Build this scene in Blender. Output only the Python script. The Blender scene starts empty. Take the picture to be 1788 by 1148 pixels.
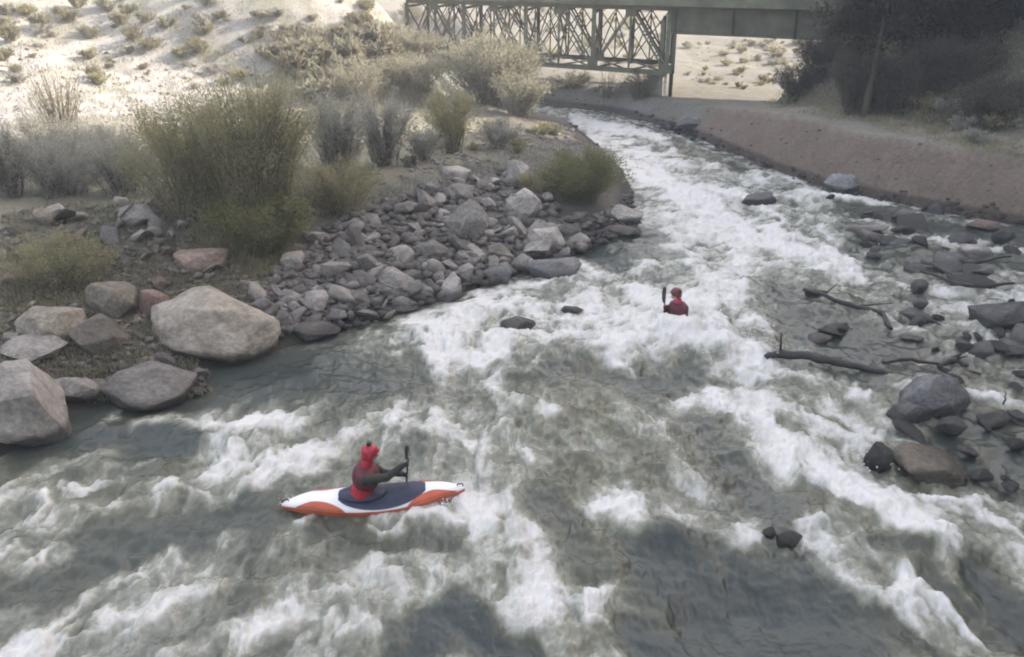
import bpy, math, random
import numpy as np
from mathutils import Vector, Matrix, noise as mnoise

random.seed(7)
rng = np.random.default_rng(11)
scene = bpy.context.scene
COL = scene.collection
R = math.radians

# ------------------------------------------------------------------ camera numbers
PITCH = R(22.3); F = 1548.0; CX, CY = 894.0, 574.0; CAMH = 8.1
CP, SP = math.cos(PITCH), math.sin(PITCH)

def ray(px, py):
    u = (px - CX) / F; v = -(py - CY) / F
    return np.array([u, CP + v * SP, -SP + v * CP])

def onplane(px, py, z=0.0):
    d = ray(px, py); t = (z - CAMH) / d[2]
    return np.array([d[0] * t, d[1] * t, z])

def atY(px, py, Y):
    d = ray(px, py); t = Y / d[1]
    return Vector((d[0] * t, Y, CAMH + d[2] * t))

def pxm(p):
    """photo pixels per metre at a point"""
    return F / (p[1] * CP + (CAMH - p[2]) * SP)

# ------------------------------------------------------------------ numpy noise
def _hash(ix, iy, seed):
    h = (ix.astype(np.int64) * 374761393 + iy.astype(np.int64) * 668265263 + seed * 974634777) & 0xFFFFFFFF
    h = ((h ^ (h >> 13)) * 1274126177) & 0xFFFFFFFF
    h = h ^ (h >> 16)
    return (h & 0xFFFF).astype(np.float64) / 65535.0

def gnoise(x, y, seed=0):
    x0 = np.floor(x); y0 = np.floor(y)
    fx = x - x0; fy = y - y0
    ux = fx * fx * fx * (fx * (fx * 6 - 15) + 10); uy = fy * fy * fy * (fy * (fy * 6 - 15) + 10)
    def g(ix, iy, dx, dy):
        a = _hash(ix, iy, seed) * 2 * np.pi
        return np.cos(a) * dx + np.sin(a) * dy
    a = g(x0, y0, fx, fy); b = g(x0 + 1, y0, fx - 1, fy)
    c = g(x0, y0 + 1, fx, fy - 1); d = g(x0 + 1, y0 + 1, fx - 1, fy - 1)
    return (a + (b - a) * ux + (c - a) * uy + (a - b - c + d) * ux * uy) * 1.5

def fbm(x, y, oct=4, seed=0, gain=0.5):
    s = 0; a = 1.0; t = 0
    for i in range(oct):
        s = s + a * gnoise(x, y, seed + i * 17); t += a
        x = x * 2.03 + 3.1; y = y * 2.03 - 1.7; a *= gain
    return s / t

def ridged(x, y, oct=4, seed=0, gain=0.5):
    s = 0; a = 1.0; t = 0
    for i in range(oct):
        s = s + a * (1 - np.sqrt(gnoise(x, y, seed + i * 13) ** 2 + 0.006) * 2); t += a
        x = x * 2.07 + 1.3; y = y * 2.07 + 4.7; a *= gain
    return s / t

def sstep(a, b, x):
    t = np.clip((x - a) / (b - a), 0, 1)
    return t * t * (3 - 2 * t)

# ------------------------------------------------------------------ river outline on the ground
LPX = [(-60, 830), (0, 800), (60, 765), (105, 735), (170, 705), (335, 700), (365, 640), (460, 618), (600, 578), (750, 530),
       (900, 482), (1020, 442), (1040, 410), (1110, 402), (1112, 330), (1090, 290), (1050, 250), (1000, 212), (955, 203), (900, 193), (860, 183)]
RPX = [(1900, 415), (1788, 392), (1640, 366), (1550, 348), (1440, 325), (1340, 290), (1250, 252), (1180, 226), (1110, 206), (1060, 193), (1000, 187), (940, 179), (890, 169)]
LW = [(-22, -60), (-16, 0), (-11.5, 9)] + [tuple(onplane(*p)[:2]) for p in LPX] + [(-4.5, 62), (-6, 76), (-14, 98), (-110, 150)]
RW = [(36, -60), (26, 0), (23, 18)] + [tuple(onplane(*p)[:2]) for p in RPX] + [(-1.5, 66), (-2, 80), (-8, 102), (-105, 162)]
POLY = np.array(LW + RW[::-1])

def pdist(x, y, pts):
    d = np.full(x.shape, 1e9)
    for (ax, ay), (bx, by) in zip(pts[:-1], pts[1:]):
        dx, dy = bx - ax, by - ay
        t = np.clip(((x - ax) * dx + (y - ay) * dy) / (dx * dx + dy * dy), 0, 1)
        d = np.minimum(d, np.hypot(x - ax - t * dx, y - ay - t * dy))
    return d

def inpoly(x, y, P):
    ins = np.zeros(x.shape, bool)
    n = len(P); j = n - 1
    for i in range(n):
        xi, yi = P[i]; xj, yj = P[j]
        if yi != yj:
            c = ((yi > y) != (yj > y)) & (x < (xj - xi) * (y - yi) / (yj - yi) + xi)
            ins ^= c
        j = i
    return ins

HILLF = np.array([18.4, 51.0]); HV = np.array([-0.5, 0.866])

def height(x, y, detail=True):
    x = np.asarray(x, float); y = np.asarray(y, float)
    dl = pdist(x, y, LW); dr = pdist(x, y, RW)
    ins = inpoly(x, y, POLY)
    d = np.minimum(dl, dr)
    left = dl < dr
    # left side: rubble slope, terrace, hill
    T = 2.0 - 0.95 * sstep(22, 44, y)
    W = 8.6 - 3.6 * sstep(20, 40, y)
    q = np.clip(dl / W, 0, 1)
    hl = T * (0.35 * sstep(0, 0.25, q) + 0.65 * sstep(0.15, 1, q))
    hill = 0.235 * np.maximum(0, (x + 21) * -0.6 + (y - 35.5) * 0.8)
    hill = hill * sstep(1, 14, dl) 
    hill = hill + 0.5 * np.maximum(0, hill - 9)
    hill = np.minimum(hill, 60 + 0 * hill)
    hill = hill + 4.6 * sstep(0, 1, 1.35 - np.hypot((x + 12.5) / 11.0, (y - 61) / 11.0)) * sstep(1, 6, dl)
    hl = hl + hill + 0.02 * np.maximum(dl - W, 0)
    # right side: smooth ramp, path, steep hill
    hr = (2.0 - 1.0 * sstep(38, 52, y)) * np.clip(dr / 1.5, 0, 1) + 0.12 * sstep(1.5, 6, dr)
    up = np.maximum(0, dr - 5.2)
    hh = 0.80 * up + 0.75 * np.maximum(0, up - 9)  # out-of-view upper slope made steep and tall to shade the river
    e = -((x - HILLF[0]) * HV[0] + (y - HILLF[1]) * HV[1])
    hh = np.minimum(hh, 3.2 * np.maximum(e, 0))  # end face shaped steep to place the shadow edge
    hh = np.minimum(hh, 75)
    flat = 0.045 * np.maximum(0, y - 66) + 0.28 * np.maximum(0, y - 150)
    flat = np.minimum(flat, 70)
    hr = hr + hh + np.where(e < 0, flat * sstep(0, 10, -e), 0)
    h = np.where(left, hl, hr)
    if detail:
        big = fbm(x * 0.12, y * 0.12, 3, 5) * sstep(4, 25, d) * 1.0
        amp = np.where(left, 0.16, 0.05) * sstep(0.2, 2.5, d)
        amp = amp + 0.35 * sstep(6, 14, np.where(left, 0, dr)) * (e > 0)
        h = h + big * np.where(left, 0.8, 1.0) + amp * fbm(x * 0.9, y * 0.9, 4, 9)
    bed = -0.15 - 0.9 * sstep(0, 2.5, d)
    lo = sstep(-0.0, 0.5, d)
    return np.where(ins, bed, h * lo + (-0.15) * (1 - lo))

def hz(x, y):
    return float(height(np.array([x]), np.array([y]))[0])

def ground(px, py):
    """where the ray through a photo pixel meets the terrain (or water level)"""
    d = ray(px, py)
    t = np.concatenate([np.arange(8, 90, 0.12), np.arange(90, 600, 1.0)])
    X = d[0] * t; Y = d[1] * t; Z = CAMH + d[2] * t
    H = np.maximum(height(X, Y), 0.0)
    k = np.argmax(Z < H)
    if not (Z < H).any(): return None
    return np.array([X[k], Y[k], H[k]])

# ------------------------------------------------------------------ object helpers
def tag(o, label=None, cat=None, group=None, kind=None):
    if label: o['label'] = label
    if cat: o['category'] = cat
    if group: o['group'] = group
    if kind: o['kind'] = kind
    return o

def empty(name, loc=(0, 0, 0), rot=(0, 0, 0)):
    o = bpy.data.objects.new(name, None); COL.objects.link(o)
    o.location = loc; o.rotation_euler = rot; o.empty_display_size = 0.3
    return o

def link(name, me, mats, parent=None, smooth=True):
    if not isinstance(mats, (list, tuple)): mats = [mats]
    if not me.materials:
        for m in mats: me.materials.append(m)
    if smooth:
        me.polygons.foreach_set('use_smooth', [True] * len(me.polygons))
    o = bpy.data.objects.new(name, me); COL.objects.link(o)
    if parent: o.parent = parent
    return o

def quadmesh(name, V, nq, corners=4):
    """V: (nq*corners,3) loose polygons"""
    me = bpy.data.meshes.new(name)
    me.vertices.add(len(V)); me.vertices.foreach_set('co', np.asarray(V, np.float32).ravel())
    me.loops.add(nq * corners); me.loops.foreach_set('vertex_index', np.arange(nq * corners, dtype=np.int32))
    me.polygons.add(nq)
    me.polygons.foreach_set('loop_start', np.arange(0, nq * corners, corners, dtype=np.int32))
    me.update(calc_edges=True)
    return me

def idxmesh(name, V, Q):
    me = bpy.data.meshes.new(name)
    V = np.asarray(V, np.float32); Q = np.asarray(Q, np.int32)
    me.vertices.add(len(V)); me.vertices.foreach_set('co', V.ravel())
    n, c = Q.shape
    me.loops.add(n * c); me.loops.foreach_set('vertex_index', Q.ravel())
    me.polygons.add(n)
    me.polygons.foreach_set('loop_start', np.arange(0, n * c, c, dtype=np.int32))
    me.update(calc_edges=True)
    return me

class MB:
    def __init__(s): s.v = []; s.f = []
    def add(s, vs, fs):
        b = len(s.v); s.v += [tuple(v) for v in vs]; s.f += [tuple(b + i for i in f) for f in fs]
    def box(s, c, sz, M=None):
        x, y, z = [a / 2 for a in sz]
        vs = [Vector((sx * x, sy * y, sz_ * z)) for sx in (-1, 1) for sy in (-1, 1) for sz_ in (-1, 1)]
        if M: vs = [M @ v for v in vs]
        vs = [v + Vector(c) for v in vs]
        s.add(vs, [(0, 1, 3, 2), (4, 6, 7, 5), (0, 4, 5, 1), (2, 3, 7, 6), (0, 2, 6, 4), (1, 5, 7, 3)])
    def bar(s, a, b, w, h=None, up=(0, 0, 1)):
        a = Vector(a); b = Vector(b); h = h or w
        d = (b - a).normalized(); u = Vector(up)
        if abs(d.dot(u)) > 0.98: u = Vector((0, 1, 0))
        r = d.cross(u).normalized(); u = r.cross(d).normalized()
        vs = []
        for p in (a, b):
            for sx, sy in ((-1, -1), (1, -1), (1, 1), (-1, 1)):
                vs.append(p + r * (w / 2 * sx) + u * (h / 2 * sy))
        s.add(vs, [(0, 3, 2, 1), (4, 5, 6, 7), (0, 1, 5, 4), (1, 2, 6, 5), (2, 3, 7, 6), (3, 0, 4, 7)])
    def tube(s, pts, rad, n=8, cap=True):
        pts = [Vector(p) for p in pts]
        if not hasattr(rad, '__len__'): rad = [rad] * len(pts)
        rings = []
        prev = None
        for i, p in enumerate(pts):
            d = (pts[min(i + 1, len(pts) - 1)] - pts[max(i - 1, 0)]).normalized()
            if prev is None:
                u = Vector((0, 0, 1)) if abs(d.z) < 0.9 else Vector((1, 0, 0))
                prev = d.cross(u).normalized()
            r = (prev - d * prev.dot(d)).normalized(); prev = r
            q = d.cross(r)
            rings.append([p + (r * math.cos(2 * math.pi * k / n) + q * math.sin(2 * math.pi * k / n)) * rad[i] for k in range(n)])
        b = [v for rg in rings for v in rg]
        fs = []
        for i in range(len(pts) - 1):
            for k in range(n):
                fs.append((i * n + k, i * n + (k + 1) % n, (i + 1) * n + (k + 1) % n, (i + 1) * n + k))
        if cap:
            fs.append(tuple(range(n))[::-1]); fs.append(tuple((len(pts) - 1) * n + k for k in range(n)))
        s.add(b, fs)
    def build(s, name, mat, parent=None, smooth=False):
        me = bpy.data.meshes.new(name); me.from_pydata(s.v, [], s.f); me.update()
        return link(name, me, mat, parent, smooth)

# ------------------------------------------------------------------ materials
def newmat(name):
    m = bpy.data.materials.new(name); m.use_nodes = True
    nt = m.node_tree; nt.nodes.clear()
    out = nt.nodes.new('ShaderNodeOutputMaterial')
    b = nt.nodes.new('ShaderNodeBsdfPrincipled')
    nt.links.new(b.outputs[0], out.inputs['Surface'])
    return m, nt, b

def N(nt, t, **kw):
    n = nt.nodes.new(t)
    for k, v in kw.items():
        if k in n.inputs: n.inputs[k].default_value = v
        else: setattr(n, k, v)
    return n

def noise(nt, vec, scale, detail=6, rough=0.6, dist=0.0):
    n = N(nt, 'ShaderNodeTexNoise'); n.inputs['Scale'].default_value = scale
    n.inputs['Detail'].default_value = detail; n.inputs['Roughness'].default_value = rough
    n.inputs['Distortion'].default_value = dist
    nt.links.new(vec, n.inputs['Vector']); return n.outputs['Fac']

def ramp(nt, fac, stops):
    n = nt.nodes.new('ShaderNodeValToRGB'); cr = n.color_ramp
    while len(cr.elements) < len(stops): cr.elements.new(0.5)
    for e, (p, c) in zip(cr.elements, stops):
        e.position = p; e.color = tuple(c) + (1,) if len(c) == 3 else c
    nt.links.new(fac, n.inputs[0]); return n.outputs[0]

def mix(nt, fac, a, b, mode='MIX'):
    n = nt.nodes.new('ShaderNodeMix'); n.data_type = 'RGBA'; n.blend_type = mode
    for s, v in ((n.inputs[0], fac), (n.inputs[6], a), (n.inputs[7], b)):
        if hasattr(v, 'node'): nt.links.new(v, s)
        elif isinstance(v, (int, float)): s.default_value = v
        else: s.default_value = tuple(v) + (1,)
    return n.outputs[2]

def math_(nt, op, a, b=None, c=None, clamp=False):
    n = nt.nodes.new('ShaderNodeMath'); n.operation = op; n.use_clamp = clamp
    for i, v in enumerate((a, b, c)):
        if v is None: continue
        if hasattr(v, 'node'): nt.links.new(v, n.inputs[i])
        else: n.inputs[i].default_value = v
    return n.outputs[0]

def bump(nt, b, h, strength=0.5, dist=0.05):
    n = nt.nodes.new('ShaderNodeBump'); n.inputs['Strength'].default_value = strength
    n.inputs['Distance'].default_value = dist
    nt.links.new(h, n.inputs['Height']); nt.links.new(n.outputs[0], b.inputs['Normal']); return n

def geopos(nt):
    return nt.nodes.new('ShaderNodeNewGeometry').outputs['Position']

def objco(nt):
    return nt.nodes.new('ShaderNodeTexCoord').outputs['Object']

def simple(name, col, rough=0.5, var=0.15, scale=8, metallic=0.0, bmp=0.2):
    m, nt, b = newmat(name)
    v = objco(nt)
    f = noise(nt, v, scale)
    c0 = tuple(max(0, c * (1 - var)) for c in col); c1 = tuple(min(1, c * (1 + var)) for c in col)
    nt.links.new(ramp(nt, f, [(0.3, c0), (0.7, c1)]), b.inputs['Base Color'])
    b.inputs['Roughness'].default_value = rough; b.inputs['Metallic'].default_value = metallic
    if bmp: bump(nt, b, noise(nt, v, scale * 4), bmp, 0.01)
    return m

def rockmat(name, a, bcol, c, wet=False):
    m, nt, b = newmat(name)
    v = objco(nt); oi = nt.nodes.new('ShaderNodeObjectInfo')
    add = nt.nodes.new('ShaderNodeVectorMath'); add.operation = 'ADD'
    sc = nt.nodes.new('ShaderNodeVectorMath'); sc.operation = 'SCALE'
    nt.links.new(oi.outputs['Location'], sc.inputs[0]); sc.inputs['Scale'].default_value = 3.7
    nt.links.new(v, add.inputs[0]); nt.links.new(sc.outputs[0], add.inputs[1]); vv = add.outputs[0]
    f1 = noise(nt, vv, 1.7, 8, 0.65, 0.6); f2 = noise(nt, vv, 9, 6, 0.7); f3 = noise(nt, vv, 45, 3, 0.7)
    col = ramp(nt, f1, [(0.28, a), (0.5, bcol), (0.72, c)])
    col = mix(nt, 0.85, col, ramp(nt, f2, [(0.3, (0.26, 0.25, 0.24)), (0.7, (0.74, 0.74, 0.74))]), 'OVERLAY')
    rnd = ramp(nt, oi.outputs['Random'], [(0, (0.45, 0.43, 0.42)), (0.5, (0.9, 0.87, 0.85)), (1, (1.35, 1.3, 1.28))])
    col = mix(nt, 1.0, col, rnd, 'MULTIPLY')
    # dark seams
    vo = nt.nodes.new('ShaderNodeTexVoronoi'); vo.feature = 'DISTANCE_TO_EDGE'; vo.inputs['Scale'].default_value = 0.9
    wv = nt.nodes.new('ShaderNodeVectorMath'); wv.operation = 'ADD'
    nz = nt.nodes.new('ShaderNodeTexNoise'); nz.inputs['Scale'].default_value = 2; nt.links.new(vv, nz.inputs['Vector'])
    nt.links.new(vv, wv.inputs[0]); nt.links.new(nz.outputs['Color'], wv.inputs[1]); nt.links.new(wv.outputs[0], vo.inputs['Vector'])
    seam = ramp(nt, vo.outputs[0], [(0.0, (0.6, 0.58, 0.56)), (0.09, (1, 1, 1))])
    col = mix(nt, 0.35, col, seam, 'MULTIPLY')
    nt.links.new(col, b.inputs['Base Color'])
    # wet near the water line
    sep = nt.nodes.new('ShaderNodeSeparateXYZ'); nt.links.new(geopos(nt), sep.inputs[0])
    wetf = math_(nt, 'ADD', sep.outputs['Z'], math_(nt, 'MULTIPLY', f1, -0.25))
    wr = ramp(nt, wetf, [(0.0, (0.38, 0.38, 0.38)), (0.14, (1, 1, 1))])
    col2 = mix(nt, 1.0, col, wr, 'MULTIPLY'); nt.links.new(col2, b.inputs['Base Color'])
    b.inputs['Roughness'].default_value = 0.25 if wet else 0.85
    h = math_(nt, 'ADD', math_(nt, 'MULTIPLY', f2, 0.7), math_(nt, 'MULTIPLY', f3, 0.3))
    bump(nt, b, h, 0.9, 0.07)
    return m

M = {}
M['rock'] = rockmat('grey_rock', (0.17, 0.166, 0.16), (0.29, 0.285, 0.278), (0.42, 0.414, 0.405))
M['pale_rock'] = rockmat('pale_rock', (0.24, 0.235, 0.225), (0.36, 0.352, 0.34), (0.47, 0.46, 0.45))
M['tan_rock'] = rockmat('tan_rock', (0.17, 0.155, 0.13), (0.26, 0.245, 0.215), (0.36, 0.34, 0.30))
M['pink_rock'] = rockmat('pink_rock', (0.20, 0.15, 0.13), (0.30, 0.23, 0.20), (0.38, 0.32, 0.28))
M['dark_rock'] = rockmat('dark_rock', (0.045, 0.048, 0.052), (0.075, 0.08, 0.085), (0.13, 0.135, 0.14), True)
M['wet_rock'] = rockmat('wet_grey_rock', (0.10, 0.11, 0.118), (0.16, 0.172, 0.182), (0.24, 0.255, 0.265), True)
M['brown_rock'] = rockmat('brown_wet_rock', (0.10, 0.085, 0.065), (0.15, 0.13, 0.105), (0.2, 0.19, 0.17), True)

def leafmat(name, dark, mid, light, scale=1.2):
    m, nt, b = newmat(name)
    at = nt.nodes.new('ShaderNodeAttribute'); at.attribute_name = 'tone'
    v = objco(nt)
    f = noise(nt, v, scale, 3)
    t = math_(nt, 'ADD', math_(nt, 'MULTIPLY', at.outputs['Fac'], 0.45), math_(nt, 'MULTIPLY', f, 0.55))
    nt.links.new(ramp(nt, t, [(0.2, dark), (0.5, mid), (0.85, light)]), b.inputs['Base Color'])
    b.inputs['Roughness'].default_value = 0.9; b.inputs['Specular IOR Level'].default_value = 0.1
    tr = nt.nodes.new('ShaderNodeBsdfTranslucent')
    nt.links.new(ramp(nt, t, [(0.2, dark), (0.5, mid), (0.85, light)]), tr.inputs['Color'])
    ms = nt.nodes.new('ShaderNodeMixShader'); ms.inputs[0].default_value = 0.5
    out = [n for n in nt.nodes if n.type == 'OUTPUT_MATERIAL'][0]
    nt.links.new(b.outputs[0], ms.inputs[1]); nt.links.new(tr.outputs[0], ms.inputs[2]); nt.links.new(ms.outputs[0], out.inputs[0])
    return m
M['olive'] = leafmat('olive_leaf', (0.21, 0.20, 0.125), (0.33, 0.315, 0.205), (0.44, 0.42, 0.29))
M['green'] = leafmat('green_leaf', (0.12, 0.122, 0.062), (0.205, 0.21, 0.11), (0.30, 0.305, 0.18))
M['darkbrush'] = leafmat('dark_brush', (0.08, 0.072, 0.058), (0.135, 0.122, 0.10), (0.20, 0.18, 0.15))
M['sage'] = leafmat('sage_leaf', (0.20, 0.20, 0.175), (0.34, 0.345, 0.31), (0.48, 0.48, 0.44))
M['straw'] = leafmat('straw_leaf', (0.19, 0.185, 0.14), (0.29, 0.285, 0.225), (0.40, 0.395, 0.33))
M['drygrass'] = leafmat('dry_grass', (0.14, 0.135, 0.09), (0.24, 0.23, 0.165), (0.36, 0.34, 0.26))
M['darkleaf'] = leafmat('dark_evergreen', (0.035, 0.037, 0.028), (0.062, 0.063, 0.048), (0.10, 0.10, 0.08))
M['bark'] = simple('bark', (0.09, 0.075, 0.06), 0.9)
M['greybark'] = simple('grey_twig', (0.16, 0.14, 0.12), 0.9)
M['wetwood'] = simple('wet_dark_wood', (0.028, 0.026, 0.026), 0.6, 0.4, 12)
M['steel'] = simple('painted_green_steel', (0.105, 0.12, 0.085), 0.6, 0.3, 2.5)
M['steel2'] = simple('darker_steel', (0.055, 0.064, 0.052), 0.7, 0.4, 1.5)  # darker steel for the far truss, inner bracing and rails
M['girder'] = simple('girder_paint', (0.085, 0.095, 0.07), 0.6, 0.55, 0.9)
M['concrete'] = simple('bridge_concrete', (0.32, 0.30, 0.27), 0.85, 0.2, 1.2)
M['whitepipe'] = simple('pale_painted_pipe', (0.7, 0.68, 0.62), 0.5, 0.1)
M['hull_orange'] = simple('orange_red_plastic', (0.52, 0.11, 0.055), 0.3, 0.2, 3, bmp=0)
M['deck_white'] = simple('white_plastic', (0.78, 0.79, 0.82), 0.3, 0.05, 4, bmp=0)
M['navy'] = simple('navy_neoprene', (0.022, 0.028, 0.065), 0.5, 0.3, 6)
M['black'] = simple('black_rubber', (0.015, 0.016, 0.017), 0.5, 0.3, 8)
M['red'] = simple('red_fabric', (0.42, 0.018, 0.035), 0.6, 0.25, 10)
M['maroon'] = simple('maroon_fabric', (0.10, 0.014, 0.024), 0.65, 0.3, 9)
M['darksleeve'] = simple('dark_sleeve', (0.022, 0.028, 0.022), 0.7, 0.3, 9)
M['skin'] = simple('skin', (0.52, 0.30, 0.22), 0.5, 0.1, 12)
M['helmet'] = simple('red_helmet', (0.38, 0.018, 0.038), 0.35, 0.1, 5, bmp=0)
M['helmet_dark'] = simple('dark_helmet', (0.12, 0.03, 0.04), 0.35, 0.1, 5, bmp=0)
M['bladewhite'] = simple('pale_blade', (0.6, 0.6, 0.6), 0.35, 0.1, 5, bmp=0)
M['pinkred'] = simple('crimson_fabric', (0.50, 0.035, 0.10), 0.6, 0.2, 10)

# ------------------------------------------------------------------ terrain
def axis(lo, hi, f0, f1, step, grow=1.09):
    a = [f0]
    while a[-1] < f1: a.append(a[-1] + step)
    s = step; up = [a[-1]]
    while up[-1] < hi: s *= grow; up.append(up[-1] + s)
    s = step; dn = [f0]
    while dn[-1] > lo: s *= grow; dn.append(dn[-1] - s)
    return np.array(dn[:0:-1] + a + up[1:])

def build_terrain():
    xs = axis(-500, 500, -34, 32, 0.24); ys = axis(-260, 900, 9, 76, 0.24)
    X, Y = np.meshgrid(xs, ys)
    H = height(X, Y)
    nx, ny = len(xs), len(ys)
    V = np.stack([X, Y, H], -1).reshape(-1, 3)
    i = np.arange(nx * ny).reshape(ny, nx)
    Q = np.stack([i[:-1, :-1], i[:-1, 1:], i[1:, 1:], i[1:, :-1]], -1).reshape(-1, 4)
    me = idxmesh('ground', V, Q)
    # ground cover colour by place: soil / litter, with some shade painted in
    dl = pdist(X, Y, LW); dr = pdist(X, Y, RW); left = dl < dr
    e = -((X - HILLF[0]) * HV[0] + (Y - HILLF[1]) * HV[1])
    c = np.zeros(X.shape + (3,))
    rub = np.array([0.10, 0.092, 0.082]); ter = np.array([0.19, 0.185, 0.145]); sand = np.array([0.335, 0.338, 0.345])  # rub is kept dark to paint the shade in gaps between stones
    T = 2.0
    n1 = fbm(X * 0.35, Y * 0.35, 4, 31); n2 = fbm(X * 1.3, Y * 1.3, 3, 77)
    k = sstep(3, 8, dl + 2 * n1)[..., None]
    cl = rub * (1 - k) + ter * k
    hillk = sstep(-3, 3, (X + 21) * -0.6 + (Y - 35.5) * 0.8 + 3 * n1)
    hillk = np.maximum(hillk, sstep(46, 52, Y))[..., None]
    gr = np.array([0.225, 0.225, 0.19])
    g = sstep(0.05, 0.4, n1 + 0.4 * n2 + 0.25 * sstep(-16, -4, X))[..., None]
    up_ = (0.6 * sstep(36, 62, Y + 0.0 * X) )[..., None]; g = np.clip(g + up_ * 0.6, 0, 1)
    cl = cl * (1 - hillk) + (sand * (1 - 0.75 * g) + gr * 0.75 * g) * hillk
    moss = (sstep(-0.1, 0.4, n2 + 0.6 * n1) * sstep(1.5, 3.5, dl) * (1 - sstep(7, 11, dl)) * (1 - sstep(24, 30, Y)))[..., None]
    cl = cl * (1 - moss * 0.6) + np.array([0.12, 0.125, 0.06]) * moss * 0.6
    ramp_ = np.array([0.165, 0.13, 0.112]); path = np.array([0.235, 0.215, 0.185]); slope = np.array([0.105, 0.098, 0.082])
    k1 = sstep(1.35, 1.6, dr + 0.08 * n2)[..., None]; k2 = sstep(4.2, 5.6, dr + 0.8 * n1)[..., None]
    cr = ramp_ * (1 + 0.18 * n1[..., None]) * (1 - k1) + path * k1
    slopec = slope * (1 - 0.45 * sstep(10, 18, dr + 2 * n1)[..., None])  # soil darkened uphill, standing in for dark tree cover and overhang shade
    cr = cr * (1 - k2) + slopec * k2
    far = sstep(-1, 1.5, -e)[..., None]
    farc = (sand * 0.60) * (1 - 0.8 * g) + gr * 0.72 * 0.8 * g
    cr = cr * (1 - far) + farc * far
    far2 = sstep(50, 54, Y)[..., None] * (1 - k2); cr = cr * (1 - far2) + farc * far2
    c = np.where(left[..., None], cl, cr)
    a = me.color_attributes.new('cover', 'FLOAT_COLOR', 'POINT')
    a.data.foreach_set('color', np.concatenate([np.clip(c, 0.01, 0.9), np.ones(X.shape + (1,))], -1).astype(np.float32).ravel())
    m, nt, b = newmat('earth')
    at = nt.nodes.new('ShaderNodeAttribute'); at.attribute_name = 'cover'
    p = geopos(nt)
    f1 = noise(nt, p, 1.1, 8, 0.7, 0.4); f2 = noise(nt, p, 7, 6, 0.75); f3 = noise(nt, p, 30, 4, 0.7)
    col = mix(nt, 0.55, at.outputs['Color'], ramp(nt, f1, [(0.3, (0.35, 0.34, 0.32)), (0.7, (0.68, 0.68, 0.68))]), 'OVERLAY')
    col = mix(nt, 0.6, col, ramp(nt, f2, [(0.33, (0.3, 0.29, 0.28)), (0.66, (0.72, 0.72, 0.70))]), 'OVERLAY')
    sep = nt.nodes.new('ShaderNodeSeparateXYZ'); nt.links.new(p, sep.inputs[0])
    wr = ramp(nt, math_(nt, 'ADD', sep.outputs['Z'], math_(nt, 'MULTIPLY', f1, -0.3)), [(0.0, (0.4, 0.4, 0.4)), (0.16, (1, 1, 1))])
    col = mix(nt, 1.0, col, wr, 'MULTIPLY')
    nt.links.new(col, b.inputs['Base Color']); b.inputs['Roughness'].default_value = 0.95
    bump(nt, b, math_(nt, 'ADD', f2, math_(nt, 'MULTIPLY', f3, 0.5)), 0.6, 0.12)
    o = link('ground', me, m); tag(o, kind='structure', label='sloping river banks of soil, sand and gravel with hills behind')
build_terrain()

# ------------------------------------------------------------------ water
def segs_world(pts, w):
    """stroke given over the photo -> points on the water with half-widths across and along the view"""
    out = []
    for (x, y) in pts:
        p = onplane(x, y); s = pxm(p); q = onplane(x, y - 4)
        out.append((p[0], p[1], w / s, max(w * (q[1] - p[1]) / 4.0, 0.05)))
    return out

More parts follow.
